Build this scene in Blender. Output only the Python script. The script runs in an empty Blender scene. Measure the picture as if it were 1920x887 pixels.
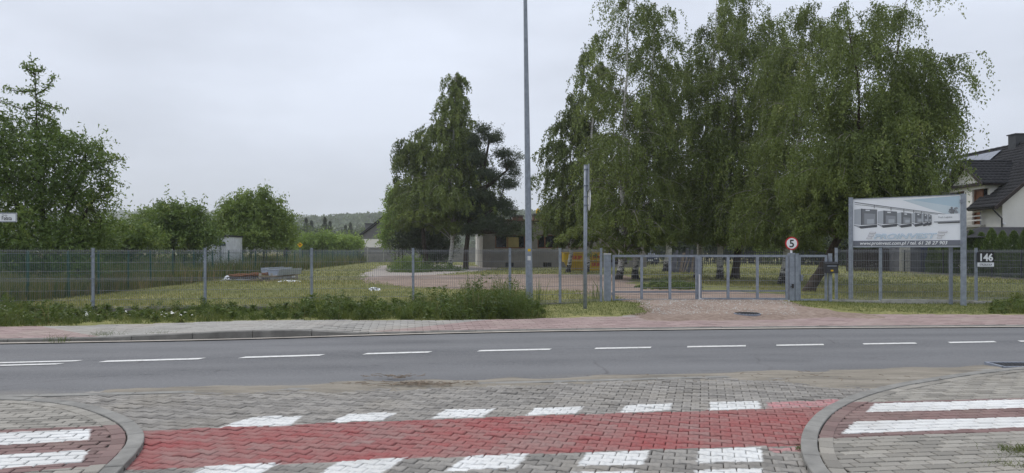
import bpy, math, random
import numpy as np
from mathutils import Vector
rng = np.random.default_rng(7)
random.seed(7)
SC = bpy.context.scene
COL = SC.collection
R = math.radians
# ------------------------------------------------------------------ camera, sky, sun, exposure
F, HZ, CH = 1346.0, 469.0, 1.6          # focal length in photo pixels, horizon row, eye height
cam = bpy.data.cameras.new('camera'); co = bpy.data.objects.new('camera', cam); COL.objects.link(co)
co.location = (0, 0, CH); co.rotation_euler = (R(90), 0, 0)
cam.sensor_width = 36; cam.lens = 36 * F / 1920; cam.shift_y = 25.5 / 1920
cam.clip_start = 0.1; cam.clip_end = 9000
SC.camera = co
SUN_EL, SUN_AZ = 60, 305                # degrees; azimuth clockwise from +Y
w = bpy.data.worlds.new('World'); SC.world = w; w.use_nodes = True
wn = w.node_tree; wn.nodes.clear()
def wnode(t, **k):
    n = wn.nodes.new(t)
    for a, b in k.items(): setattr(n, a, b)
    return n
sky = wnode('ShaderNodeTexSky', sky_type='NISHITA'); sky.sun_disc = False
sky.sun_elevation = R(SUN_EL); sky.sun_rotation = R(SUN_AZ); sky.dust_density = 4.0
tc = wnode('ShaderNodeTexCoord'); sep = wnode('ShaderNodeSeparateXYZ')
mp = wnode('ShaderNodeMapping'); mp.inputs['Scale'].default_value = (1, 1, 3.2)
no = wnode('ShaderNodeTexNoise'); no.inputs['Scale'].default_value = 1.7; no.inputs['Detail'].default_value = 5; no.inputs['Roughness'].default_value = .5
rp = wnode('ShaderNodeMapRange'); rp.inputs['From Min'].default_value = .3; rp.inputs['From Max'].default_value = .7
rp.inputs['To Min'].default_value = .74; rp.inputs['To Max'].default_value = 1.16
gr = wnode('ShaderNodeMapRange'); gr.inputs['From Min'].default_value = 0.0; gr.inputs['From Max'].default_value = 1.0
gr.inputs['To Min'].default_value = 1.0; gr.inputs['To Max'].default_value = 1.9; gr.interpolation_type = 'SMOOTHSTEP'
mul = wnode('ShaderNodeMath', operation='MULTIPLY')
clo = wnode('ShaderNodeVectorMath', operation='SCALE'); clo.inputs[0].default_value = (6.05, 6.5, 7.45)
mix = wnode('ShaderNodeMix', data_type='RGBA'); mix.inputs['Factor'].default_value = .93
bg = wnode('ShaderNodeBackground'); bg.inputs['Strength'].default_value = .1
out = wnode('ShaderNodeOutputWorld')
L = wn.links.new
L(tc.outputs['Generated'], sep.inputs[0]); L(tc.outputs['Generated'], mp.inputs[0]); L(mp.outputs[0], no.inputs['Vector'])
L(no.outputs['Fac'], rp.inputs['Value']); L(sep.outputs['Z'], gr.inputs['Value'])
L(rp.outputs[0], mul.inputs[0]); L(gr.outputs[0], mul.inputs[1]); L(mul.outputs[0], clo.inputs['Scale'])
L(sky.outputs[0], mix.inputs['A']); L(clo.outputs[0], mix.inputs['B']); L(mix.outputs['Result'], bg.inputs['Color'])
L(bg.outputs[0], out.inputs['Surface'])
sl = bpy.data.lights.new('sun', 'SUN'); sl.energy = 1.3; sl.angle = R(25); sl.color = (1, .96, .9)
so = bpy.data.objects.new('sun', sl); COL.objects.link(so); so.location = (-20, -20, 60)
az = R(SUN_AZ); sv = Vector((math.sin(az) * math.cos(R(SUN_EL)), math.cos(az) * math.cos(R(SUN_EL)), math.sin(R(SUN_EL))))
so.rotation_euler = (-sv).to_track_quat('-Z', 'Y').to_euler()
SC.view_settings.view_transform = 'Standard'; SC.view_settings.look = 'None'
SC.view_settings.exposure = 0.1; SC.view_settings.gamma = 1.0; SC.view_settings.use_curve_mapping = False
SC.cycles.max_bounces = 6; SC.cycles.diffuse_bounces = 3; SC.cycles.transmission_bounces = 3; SC.cycles.volume_bounces = 1
SC.cycles.use_denoising = True

# ------------------------------------------------------------------ helpers
def G(px, py, z=0.0):
    "photo pixel -> point of the plane z"
    d = F * (CH - z) / (py - HZ); return np.array([(px - 960) * d / F, d])
def X_(px, d): return (px - 960) * d / F
def Z_(py, d): return CH - (py - HZ) * d / F
def sstep(a, b, x):
    t = np.clip((np.asarray(x, float) - a) / (b - a), 0, 1); return t * t * (3 - 2 * t)
def vnoise(x, y, s, seed=0):
    "cheap smooth value noise"
    x = np.asarray(x, float) / s; y = np.asarray(y, float) / s
    xi = np.floor(x).astype(np.int64); yi = np.floor(y).astype(np.int64); fx = x - xi; fy = y - yi
    def h(a, b):
        v = (a * 374761393 + b * 668265263 + seed * 974634) & 0x7fffffff
        v = ((v ^ (v >> 13)) * 1274126177) & 0x7fffffff
        return (v & 0xffff) / 65535.0
    fx = fx * fx * (3 - 2 * fx); fy = fy * fy * (3 - 2 * fy)
    return (h(xi, yi) * (1 - fx) + h(xi + 1, yi) * fx) * (1 - fy) + (h(xi, yi + 1) * (1 - fx) + h(xi + 1, yi + 1) * fx) * fy
def fbm(x, y, s, seed=0, o=3):
    v = 0; a = .5
    for i in range(o): v = v + a * vnoise(x, y, s / 2 ** i, seed + i * 11); a *= .5
    return v / (1 - .5 ** o)

class MB:
    def __init__(s): s.v = []; s.f = []; s.m = []
    def add(s, vs, fs, m=0):
        b = len(s.v); s.v += [tuple(map(float, v)) for v in vs]
        s.f += [tuple(b + i for i in f) for f in fs]; s.m += [m] * len(fs); return s
    def box(s, c, d, rz=0.0, m=0):
        x, y, z = (q / 2 for q in d); ca, sa = math.cos(rz), math.sin(rz); vs = []
        for k in (-z, z):
            for i, j in ((-x, -y), (x, -y), (x, y), (-x, y)):
                vs.append((c[0] + i * ca - j * sa, c[1] + i * sa + j * ca, c[2] + k))
        return s.add(vs, [(3, 2, 1, 0), (4, 5, 6, 7), (0, 1, 5, 4), (1, 2, 6, 5), (2, 3, 7, 6), (3, 0, 4, 7)], m)
    def beam(s, a, b, wd, ht, m=0):
        "rectangular bar from a to b"
        a = np.array(a, float); b = np.array(b, float); t = b - a; t /= np.linalg.norm(t)
        up = np.array([0, 0, 1.0]) if abs(t[2]) < .95 else np.array([0, 1.0, 0])
        r = np.cross(t, up); r /= np.linalg.norm(r); u = np.cross(r, t)
        vs = [p + r * i * wd / 2 + u * j * ht / 2 for p in (a, b) for i, j in ((-1, -1), (1, -1), (1, 1), (-1, 1))]
        return s.add(vs, [(3, 2, 1, 0), (4, 5, 6, 7), (0, 1, 5, 4), (1, 2, 6, 5), (2, 3, 7, 6), (3, 0, 4, 7)], m)
    def tube(s, pts, rad, n=8, m=0, cap=True):
        P = np.array(pts, float); k = len(P); rad = np.broadcast_to(rad, (k,)); vs = []
        for i in range(k):
            t = P[min(i + 1, k - 1)] - P[max(i - 1, 0)]; t = t / (np.linalg.norm(t) + 1e-9)
            up = np.array([0, 1.0, 0]) if abs(t[1]) < .9 else np.array([1.0, 0, 0])
            r = np.cross(t, up); r /= np.linalg.norm(r); u = np.cross(r, t)
            for j in range(n):
                a = 2 * math.pi * j / n; vs.append(P[i] + rad[i] * (math.cos(a) * r + math.sin(a) * u))
        fs = [(i * n + j, i * n + (j + 1) % n, (i + 1) * n + (j + 1) % n, (i + 1) * n + j) for i in range(k - 1) for j in range(n)]
        if cap: fs += [tuple(range(n))[::-1], tuple((k - 1) * n + j for j in range(n))]
        return s.add(vs, fs, m)
    def prism(s, poly, h0, h1, m=0):
        "poly of (x,y), extruded z h0..h1"
        n = len(poly); vs = [(p[0], p[1], h0) for p in poly] + [(p[0], p[1], h1) for p in poly]
        return s.add(vs, [tuple(range(n))[::-1], tuple(range(n, 2 * n))] + [(i, (i + 1) % n, n + (i + 1) % n, n + i) for i in range(n)], m)
    def build(s, name, mats, parent=None, smooth=False, bevel=0):
        me = bpy.data.meshes.new(name); o = np.array(parent.location) if parent else np.zeros(3)
        pv = parent
        while pv is not None and pv.parent is not None: pv = pv.parent; o = o + np.array(pv.location)
        vs = [(v[0] - o[0], v[1] - o[1], v[2] - o[2]) for v in s.v]
        me.from_pydata(vs, [], s.f)
        for mt in (mats if isinstance(mats, (list, tuple)) else [mats]): me.materials.append(mt)
        if isinstance(mats, (list, tuple)): me.polygons.foreach_set('material_index', s.m)
        if smooth: me.polygons.foreach_set('use_smooth', [True] * len(me.polygons))
        me.update()
        ob = bpy.data.objects.new(name, me); COL.objects.link(ob)
        if parent: ob.parent = parent
        if bevel:
            b = ob.modifiers.new('edge', 'BEVEL'); b.width = bevel; b.segments = 2; b.limit_method = 'ANGLE'
        return ob
def npmesh(name, V, Fq, mat, parent=None, rnd=None, smooth=False):
    "fast mesh from numpy arrays; Fq is (n,3) or (n,4)"
    me = bpy.data.meshes.new(name); V = np.asarray(V, np.float32); Fq = np.asarray(Fq, np.int32); n, k = Fq.shape
    if parent: V = V - np.array(parent.location, np.float32)
    me.vertices.add(len(V)); me.vertices.foreach_set('co', V.ravel())
    me.loops.add(n * k); me.loops.foreach_set('vertex_index', Fq.ravel())
    me.polygons.add(n); me.polygons.foreach_set('loop_start', np.arange(0, n * k, k, dtype=np.int32))
    me.polygons.foreach_set('loop_total', np.full(n, k, np.int32))
    if smooth: me.polygons.foreach_set('use_smooth', np.ones(n, bool))
    me.update(calc_edges=True)
    if rnd is not None:
        a = me.attributes.new('rnd', 'FLOAT', 'FACE'); a.data.foreach_set('value', np.asarray(rnd, np.float32))
    me.materials.append(mat)
    ob = bpy.data.objects.new(name, me); COL.objects.link(ob)
    if parent: ob.parent = parent
    return ob
def tag(o, label=None, cat=None, group=None, kind=None):
    if label: o['label'] = label
    if cat: o['category'] = cat
    if group: o['group'] = group
    if kind: o['kind'] = kind
    return o
def thing(name, label, cat, loc=(0, 0, 0), group=None):
    o = bpy.data.objects.new(name, None); COL.objects.link(o); o.location = [float(q) for q in loc]; o.empty_display_size = .2
    return tag(o, label, cat, group)
def struct(o): o['kind'] = 'structure'; return o

# ------------------------------------------------------------------ materials
class NT:
    def __init__(s, name, rough=.8, spec=.25):
        s.m = bpy.data.materials.new(name); s.m.use_nodes = True; s.t = s.m.node_tree; s.b = s.t.nodes['Principled BSDF']
        s.b.inputs['Roughness'].default_value = rough; s.b.inputs['Specular IOR Level'].default_value = spec
    def n(s, typ, ins=None, **k):
        nd = s.t.nodes.new(typ)
        for a, b in k.items(): setattr(nd, a, b)
        for a, b in (ins or {}).items():
            if hasattr(b, 'is_linked'): s.t.links.new(b, nd.inputs[a])
            else: nd.inputs[a].default_value = b
        return nd
    def math(s, op, a, b=0.0, clamp=False):
        nd = s.n('ShaderNodeMath', {0: a, 1: b}, operation=op); nd.use_clamp = clamp; return nd.outputs[0]
    def noise(s, sc, det=4, vec=None, rough=.55, stretch=None):
        if vec is None: vec = s.pos()
        if stretch: vec = s.n('ShaderNodeMapping', {'Vector': vec, 'Scale': stretch}).outputs[0]
        return s.n('ShaderNodeTexNoise', {'Vector': vec, 'Scale': sc, 'Detail': det, 'Roughness': rough}).outputs['Fac']
    def pos(s):
        return s.n('ShaderNodeNewGeometry').outputs['Position']
    def objc(s): return s.n('ShaderNodeTexCoord').outputs['Object']
    def ramp(s, fac, stops, interp='LINEAR'):
        nd = s.n('ShaderNodeValToRGB', {'Fac': fac}); cr = nd.color_ramp; cr.interpolation = interp
        while len(cr.elements) < len(stops): cr.elements.new(.5)
        for e, (p, c) in zip(cr.elements, stops): e.position = p; e.color = (*c, 1) if len(c) == 3 else c
        return nd.outputs[0]
    def rng(s, v, a, b, c=0.0, d=1.0):
        return s.n('ShaderNodeMapRange', {'Value': v, 'From Min': a, 'From Max': b, 'To Min': c, 'To Max': d}).outputs[0]
    def mixc(s, f, a, b, mode='MIX'):
        nd = s.n('ShaderNodeMix', data_type='RGBA', blend_type=mode)
        for k, v in (('Factor', f), ('A', a), ('B', b)):
            if hasattr(v, 'is_linked'): s.t.links.new(v, nd.inputs[k])
            else: nd.inputs[k].default_value = v if k == 'Factor' else ((*v, 1) if len(v) == 3 else v)
        return nd.outputs['Result']
    def col(s, c):
        if hasattr(c, 'is_linked'): s.t.links.new(c, s.b.inputs['Base Color'])
        else: s.b.inputs['Base Color'].default_value = (*c, 1)
        return s
    def bump(s, h, strength=.3, dist=.02):
        nd = s.n('ShaderNodeBump', {'Height': h, 'Strength': strength, 'Distance': dist}); s.t.links.new(nd.outputs[0], s.b.inputs['Normal']); return s
    def rnd(s):
        a = s.n('ShaderNodeAttribute', attribute_name='rnd').outputs['Fac']
        o = s.n('ShaderNodeObjectInfo').outputs['Random']
        return s.math('FRACT', s.math('ADD', a, o))
def plain(name, c, rough=.6, spec=.3, var=.12, sc=6, metal=0, bump=0):
    t = NT(name, rough, spec); t.b.inputs['Metallic'].default_value = metal
    f = t.noise(sc, 5, t.objc(), .6)
    lo = tuple(q * (1 - var) for q in c); hi = tuple(min(1, q * (1 + var)) for q in c)
    t.col(t.ramp(f, [(.3, lo), (.7, hi)]))
    if bump: t.bump(t.noise(sc * 12, 3, t.objc()), bump, .01)
    return t.m
def leafmat(name, stops, trans=.3, rough=.5, gain=1.6):
    t = NT(name, rough, .3)
    a = t.n('ShaderNodeAttribute', attribute_name='rnd').outputs['Fac']
    big = t.noise(.9, 2)
    f = t.math('ADD', t.math('MULTIPLY', a, .65), t.math('MULTIPLY', t.rng(big, .3, .7), .35))
    c = t.ramp(f, [(p, (q[0] * gain * 1.03, q[1] * gain, q[2] * gain * .92)) for p, q in stops]); t.col(c)
    tr = t.n('ShaderNodeBsdfTranslucent', {'Color': t.mixc(.5, c, (.16, .2, .03))})
    mx = t.n('ShaderNodeMixShader', {0: trans, 1: t.b.outputs[0], 2: tr.outputs[0]})
    t.t.links.new(mx.outputs[0], t.t.nodes['Material Output'].inputs['Surface'])
    return t.m
M = {}
M['galv'] = plain('galvanised_steel', (.235, .262, .30), .5, .4, .22, 9)
M['galv_dark'] = plain('weathered_steel', (.2, .22, .26), .5, .4, .15, 10)
M['wire'] = plain('galvanised_wire', (.17, .18, .20), .5, .4, .1, 3)
M['green_paint'] = plain('green_coated_steel', (.022, .085, .07), .5, .4, .2, 4)
M['anthracite'] = plain('anthracite_steel', (.035, .037, .042), .5, .4, .2, 4)
M['concrete'] = plain('concrete', (.36, .35, .32), .9, .15, .2, 5, 0, .3)
M['kerbstone'] = plain('kerb_concrete', (.225, .218, .20), .9, .15, .22, 4, 0, .4)
M['kerbstone_dark'] = plain('old_kerb_concrete', (.175, .168, .152), .9, .15, .25, 4, 0, .4)
M['sheet_steel'] = plain('zinc_sheet', (.30, .33, .37), .4, .5, .12, 3)
M['grey_boards'] = plain('grey_boards', (.11, .112, .125), .8, .2, .3, 3)
M['precast'] = plain('precast_concrete', (.235, .228, .218), .9, .1, .22, 2, 0, .3)
M['old_brick'] = plain('sooty_brick', (.17, .10, .075), .9, .1, .25, 5)
M['white'] = plain('white_paint', (.78, .79, .8), .5, .3, .05, 6)
M['black'] = plain('black_plastic', (.02, .02, .022), .4, .4, .2, 6)
M['dark_glass'] = plain('dark_glass', (.012, .013, .015), .08, .5, .3, 2)
M['yellow'] = plain('yellow_paint', (.62, .40, .01), .5, .3, .12, 3)
M['red'] = plain('red_paint', (.5, .02, .025), .45, .4, .1, 5)
M['white_wall'] = plain('white_render', (.70, .68, .63), .9, .1, .06, 1.2)
M['grey_render'] = plain('grey_render', (.20, .186, .165), .9, .1, .22, .8, 0, .3)
M['lit_side_render'] = plain('lit_side_render', (.55, .53, .49), .9, .1, .12, .8)  # side wall of the flat-roofed house: daylight on it put into a paler colour
M['brown_wood'] = plain('brown_window_wood', (.17, .07, .03), .6, .3, .2, 5)
M['dark_wood'] = plain('dark_stained_wood', (.04, .03, .028), .7, .2, .3, 5)
M['old_wood'] = plain('weathered_wood', (.24, .19, .14), .8, .2, .3, 6)
M['orange_clay'] = plain('clay_tile', (.27, .135, .075), .8, .2, .35, 9)
M['roof_tile'] = plain('anthracite_roof_tile', (.030, .030, .033), .8, .12, .25, 2)
M['slate_wall'] = plain('grey_gable_cladding', (.14, .14, .145), .7, .2, .1, 2)
M['solar'] = plain('solar_glass', (.10, .11, .14), .12, .9, .1, 1)
M['blue_dark'] = plain('dark_blue_paint', (.03, .04, .08), .4, .4, .2, 4)
M['lamp_cap'] = plain('pale_plastic', (.6, .6, .6), .4, .4, .05, 4)
def m_birchbark():
    t = NT('birch_bark', .8, .2); o = t.objc()
    f = t.noise(2.2, 5, o, .65, (1, 1, 2.6)); g = t.noise(5, 3, o, .6, (1, 1, 5))
    z = t.n('ShaderNodeSeparateXYZ', {0: o}).outputs['Z']
    low = t.rng(z, 0.2, 1.2, .17, 0.0)
    k = t.math('SUBTRACT', t.math('MULTIPLY', t.math('ADD', f, g), .5), low)
    t.col(t.ramp(k, [(.36, (.03, .028, .025)), (.405, (.10, .09, .08)), (.44, (.50, .49, .46)), (.7, (.66, .64, .61))])); t.bump(k, .4, .03); return t.m
M['birch_bark'] = m_birchbark()
M['bark'] = plain('dark_bark', (.055, .043, .034), .9, .1, .45, 7, 0, .8)
M['twig'] = plain('grey_twig', (.27, .25, .22), .9, .1, .3, 9)
M['leaf_birch'] = leafmat('birch_leaf', [(.0, (.040, .056, .018)), (.45, (.080, .108, .032)), (.8, (.13, .165, .050)), (1, (.19, .20, .075))], .32)
M['leaf_birch_far'] = leafmat('birch_leaf_deep', [(.0, (.036, .050, .018)), (.5, (.068, .094, .030)), (1, (.13, .155, .055))], .3)
M['leaf_cherry'] = leafmat('cherry_leaf', [(.0, (.032, .055, .016)), (.5, (.072, .115, .030)), (.85, (.13, .18, .045)), (1, (.2, .2, .06))], .34)
M['leaf_bush'] = leafmat('bush_leaf', [(.0, (.05, .078, .022)), (.5, (.105, .155, .040)), (1, (.19, .24, .07))], .34)
M['leaf_light'] = leafmat('maple_leaf', [(.0, (.07, .115, .03)), (.5, (.15, .22, .055)), (1, (.25, .32, .09))], .38)
M['leaf_dark'] = leafmat('evergreen_needle', [(.0, (.014, .022, .012)), (.6, (.03, .045, .022)), (1, (.05, .066, .032))], .12)
M['leaf_pine'] = leafmat('pine_needle', [(.0, (.020, .030, .018)), (.6, (.040, .056, .032)), (1, (.075, .095, .052))], .15)
M['leaf_thuja'] = leafmat('thuja_spray', [(.0, (.022, .042, .012)), (.6, (.055, .09, .024)), (1, (.12, .17, .04))], .2)
M['leaf_far'] = leafmat('far_wood_leaf', [(.0, (.028, .045, .018)), (.6, (.05, .075, .028)), (1, (.08, .11, .038))], .15)
M['weed'] = leafmat('weed_leaf', [(.0, (.045, .072, .022)), (.5, (.09, .138, .036)), (.8, (.17, .205, .055)), (1, (.30, .27, .11))], .3, gain=1.0)
M['grass'] = leafmat('lawn_blade', [(.0, (.092, .122, .040)), (.4, (.18, .20, .066)), (.7, (.31, .285, .11)), (1, (.48, .41, .21))], .3, gain=1.0)
M['dry_grass'] = leafmat('dry_grass', [(.0, (.08, .10, .035)), (.35, (.19, .17, .08)), (.7, (.33, .255, .14)), (1, (.44, .34, .20))], .25, gain=1.0)
M['verge_grass'] = leafmat('verge_blade', [(.0, (.06, .085, .022)), (.5, (.11, .14, .036)), (.85, (.2, .2, .065)), (1, (.3, .26, .11))], .3, gain=1.0)
M['petal'] = plain('daisy_petal', (.8, .8, .76), .6, .2, .05, 6)
M['pink'] = plain('pink_petal', (.55, .12, .25), .6, .2, .15, 6)
M['plastic_sheet'] = plain('white_plastic_sheet', (.62, .64, .67), .5, .3, .15, 3, 0, .6)
# paving paint: convex polygons on the ground, painted over whatever pavers lie below (ragged by noise)
def polymask(t, polys, rag=.035, soft=.012):
    pos = t.pos()
    nx = t.n('ShaderNodeTexNoise', {'Vector': pos, 'Scale': 14.0, 'Detail': 4.0}).outputs['Fac']
    wob = t.math('MULTIPLY', t.math('SUBTRACT', nx, .5), rag * 2)
    tot = None
    for poly in polys:
        P = [np.array(p) for p in poly]; c = sum(P) / len(P); mn = None
        for i in range(len(P)):
            a, b = P[i], P[(i + 1) % len(P)]; e = b - a; nrm = np.array([-e[1], e[0]]) / np.linalg.norm(e)
            if np.dot(nrm, c - a) < 0: nrm = -nrm
            dt = t.n('ShaderNodeVectorMath', {0: pos, 1: (nrm[0], nrm[1], 0)}, operation='DOT_PRODUCT').outputs['Value']
            dt = t.math('SUBTRACT', dt, float(np.dot(nrm, a)))
            mn = dt if mn is None else t.math('MINIMUM', mn, dt)
        tot = mn if tot is None else t.math('MAXIMUM', tot, mn)
    return t.rng(t.math('ADD', tot, wob), -soft, soft)
def Q(*pts): return [G(x, y) for x, y in pts]
WHITE_DRIVE = [Q((470, 783), (568, 780), (545, 797), (410, 802)), Q((655, 776), (747, 773), (717, 788), (615, 793)),
    Q((836, 769), (928, 767), (903, 782), (806, 785)), Q((1003, 765), (1094, 762), (1080, 776), (986, 779)),
    Q((1175, 759), (1260, 757), (1255, 770), (1161, 774)), Q((1332, 755), (1422, 752), (1427, 766), (1330, 769)),
    Q((385, 874), (522, 869), (480, 892), (338, 897)), Q((637, 865), (760, 859), (715, 889), (590, 893)),
    Q((880, 854), (992, 850), (965, 879), (834, 883)), Q((1100, 849), (1219, 845), (1204, 872), (1083, 874)),
    Q((1310, 843), (1427, 839), (1430, 865), (1306, 868)), Q((1066, 886), (1194, 882), (1175, 915), (1045, 918)),
    Q((1304, 881), (1428, 879), (1432, 910), (1300, 912))]
RED_DRIVE = [Q((258, 808), (600, 795), (1000, 780), (1440, 766), (1560, 762), (1520, 838), (1490, 845), (1440, 839), (900, 854), (600, 867), (225, 882))]
RED_DRIVE_A = [Q((258, 808), (1000, 780), (1000, 851), (225, 882)), Q((995, 780), (1600, 762), (1600, 832), (995, 851))]
PINK_DRIVE = [Q((1440, 755), (1580, 749), (1560, 762), (1440, 767)), Q((1440, 840), (1500, 838), (1500, 848), (1452, 846))]
WHITE_LEFT = [Q((-300, 832), (169, 812), (167, 833), (-300, 858)), Q((-300, 877), (168, 852), (153, 875), (-300, 912))]
WHITE_RIGHT = [Q((1642, 762), (1920, 754.6), (2300, 744), (2300, 758), (1920, 771), (1624, 779.5)),
               Q((1603, 797), (1920, 788), (2300, 777), (2300, 794), (1920, 808), (1578, 821.5))]
RED_LEFT = [Q((-300, 824), (245, 804), (262, 875), (-300, 925))]
RED_RIGHT = [Q((1500, 761), (1920, 752.5), (2300, 742), (2300, 800), (1920, 815), (1500, 833))]
def m_paver(name, base, whites=None, reds=None, pinks=None, redpaver=None, sand=.35):
    t = NT(name, .88, .2); r = t.rnd()
    c = t.ramp(r, [(0, tuple(q * .72 for q in base)), (.5, base), (1, tuple(q * 1.25 for q in base))])
    if redpaver: c = t.mixc(polymask(t, redpaver, .012, .006), c, t.ramp(r, [(0, (.155, .092, .086)), (1, (.235, .145, .135))]))
    grit = t.noise(70, 3); c = t.mixc(t.rng(grit, .35, .7, 0, .35), c, tuple(q * .62 for q in base))
    dirt = t.noise(1.1, 5, None, .62); c = t.mixc(t.rng(dirt, .48, .72, 0, sand), c, (.30, .265, .21))
    dark = t.noise(.5, 4); c = t.mixc(t.rng(dark, .5, .75, 0, .28), c, tuple(q * .55 for q in base))
    wearn = t.noise(9, 6, None, .7); wear2 = t.noise(1.3, 4)
    if reds:
        wf = t.math('MULTIPLY', polymask(t, reds, .02), t.rng(t.math('ADD', wearn, t.math('MULTIPLY', wear2, .8)), .55, 1.15, .95, .60))
        c = t.mixc(wf, c, t.ramp(t.math('ADD', t.math('MULTIPLY', wear2, .7), t.math('MULTIPLY', r, .3)), [(.25, (.29, .058, .058)), (.5, (.28, .085, .08)), (.75, (.25, .115, .105))]))
    if pinks: c = t.mixc(t.math('MULTIPLY', polymask(t, pinks, .07), t.rng(wearn, .4, .65, .75, .2)), c, (.50, .20, .21))
    if whites:
        wf = t.math('MULTIPLY', polymask(t, whites, .03), t.rng(wearn, .60, .72, 1.0, .35))
        c = t.mixc(wf, c, t.ramp(wear2, [(.3, (.52, .515, .49)), (.65, (.66, .66, .64))]))
    t.col(c); t.bump(grit, .5, .004); return t.m
M['paver_drive'] = m_paver('grey_paver_painted', (.252, .236, .213), WHITE_DRIVE, RED_DRIVE_A, PINK_DRIVE)
M['paver_left'] = m_paver('walk_paver_west', (.275, .257, .224), WHITE_LEFT, None, None, RED_LEFT, .25)
M['paver_right'] = m_paver('walk_paver_east', (.275, .257, .224), WHITE_RIGHT, None, None, RED_RIGHT, .25)
def soil(name, stops, sc=8, bumps=.6, big=.6):
    t = NT(name, .95, .1); f = t.noise(sc, 6, None, .65); g = t.noise(big, 4)
    t.col(t.ramp(t.math('ADD', t.math('MULTIPLY', f, .6), t.math('MULTIPLY', g, .4)), stops)); t.bump(t.noise(sc * 5, 5), bumps, .03); return t.m
M['joint'] = soil('joint_sand', [(.3, (.022, .02, .018)), (.7, (.05, .045, .038))], 20)
def m_sand():
    t = NT('road_sand', .95, .1); a = t.noise(3.0, 6, None, .65, (.3, 1.6, 1)); b = t.noise(60, 4, None, .7); g = t.noise(14, 5, None, .7)
    c = t.ramp(a, [(.3, (.15, .138, .12)), (.5, (.24, .215, .175)), (.7, (.31, .28, .235))])
    c = t.mixc(t.rng(g, .58, .70, 0, .6), c, (.13, .12, .105)); c = t.mixc(t.rng(b, .6, .75, 0, .5), c, (.42, .39, .33))
    t.col(c); t.bump(t.math('ADD', g, b), .8, .012); return t.m
M['sand'] = m_sand()
M['gravel'] = soil('pinkish_gravel', [(.3, (.15, .11, .085)), (.5, (.27, .205, .165)), (.7, (.40, .33, .28))], 9, 1.0)
M['slab'] = soil('old_concrete_yard', [(.3, (.25, .22, .195)), (.7, (.37, .335, .30))], 3, .3)
def m_ground():
    t = NT('meadow_ground', .95, .1); pos = t.pos()
    f = t.noise(5, 6, None, .7); g = t.noise(.35, 5); y = t.n('ShaderNodeSeparateXYZ', {0: pos}).outputs['Y']
    near = t.ramp(t.math('ADD', t.math('MULTIPLY', f, .5), t.math('MULTIPLY', g, .5)),
                  [(.32, (.085, .072, .040)), (.44, (.135, .145, .055)), (.55, (.22, .215, .085)), (.68, (.38, .33, .16))])
    far = t.ramp(t.noise(.012, 3), [(.35, (.10, .12, .04)), (.5, (.26, .22, .11)), (.65, (.09, .11, .035))])
    t.col(t.mixc(t.rng(y, 90, 120), near, far)); t.bump(t.noise(18, 5), .8, .05); return t.m
M['ground'] = m_ground()
def m_asphalt():
    t = NT('worn_asphalt', .82, .25); pos = t.pos()
    n1 = t.noise(90, 3); n2 = t.noise(.8, 5, None, .6, (.22, 1, 1)); n3 = t.noise(7, 5, None, .6, (.35, 1.5, 1))
    c = t.ramp(n2, [(.3, (.095, .095, .098)), (.7, (.150, .150, .152))])
    c = t.mixc(t.rng(n1, .5, .72, 0, .6), c, (.25, .25, .25))
    c = t.mixc(t.rng(n3, .62, .74, 0, .7), c, (.05, .05, .052))
    sp = t.noise(26, 4, None, .7); c = t.mixc(t.rng(sp, .55, .75, 0, .55), c, (.235, .232, .225)); c = t.mixc(t.rng(sp, .45, .28, 0, .55), c, (.055, .055, .057))
    # hairline cracks
    vo = t.n('ShaderNodeTexVoronoi', {'Vector': t.n('ShaderNodeMapping', {'Vector': t.mixc(.12, pos, t.n('ShaderNodeTexNoise', {'Vector': pos, 'Scale': 2.0, 'Detail': 5.0}).outputs['Color'], 'ADD'), 'Scale': (.35, .9, 1)}).outputs[0], 'Scale': .8}, feature='DISTANCE_TO_EDGE').outputs['Distance']
    ck = t.math('MULTIPLY', t.rng(vo, 0, .007, 1, 0), t.rng(t.noise(.6, 3), .45, .6))
    c = t.mixc(t.math('MULTIPLY', ck, .55), c, (.045, .035, .035))
    ac = t.n('ShaderNodeAttribute', attribute_name='across').outputs['Fac']; wob = t.math('MULTIPLY', t.math('SUBTRACT', t.noise(.35, 3), .5), .06); aw = t.math('ADD', ac, wob); tot = None
    for p0 in (.17, .37, .63, .83):
        b = t.math('SUBTRACT', 1.0, t.math('MULTIPLY', t.math('ABSOLUTE', t.math('SUBTRACT', aw, p0)), 12.0), True); tot = b if tot is None else t.math('MAXIMUM', tot, b)
    c = t.mixc(t.math('MULTIPLY', tot, .32), c, (.19, .188, .187))
    cj = t.math('MULTIPLY', t.rng(t.math('ABSOLUTE', t.math('SUBTRACT', ac, .505)), 0, .004, 1, 0), t.rng(t.noise(1.7, 4), .42, .6)); c = t.mixc(t.math('MULTIPLY', cj, .7), c, (.05, .05, .05))
    eg = t.math('MULTIPLY', t.rng(ac, .12, .03), t.rng(t.noise(2.2, 5, None, .65, (.3, 1, 1)), .38, .6)); c = t.mixc(t.math('MULTIPLY', eg, .6), c, (.24, .22, .185))
    st = t.noise(.45, 4, None, .6, (.6, 1.2, 1)); c = t.mixc(t.rng(st, .60, .72, 0, .45), c, (.07, .07, .072))
    t.col(c); t.bump(n1, .6, .006); return t.m
M['asphalt'] = m_asphalt()
def m_roadpaint():
    t = NT('road_paint', .6, .3); a = t.noise(16, 6, None, .7)
    t.col(t.ramp(a, [(.32, (.22, .22, .215)), (.43, (.58, .57, .54)), (.7, (.70, .69, .66))])); return t.m
M['roadpaint'] = m_roadpaint()
GREYPINK = [Q((-800, 622), (30, 612), (50, 613), (200, 640), (-800, 660)), Q((640, 640), (700, 625), (960, 601), (2600, 585), (2600, 625)) ]
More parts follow.
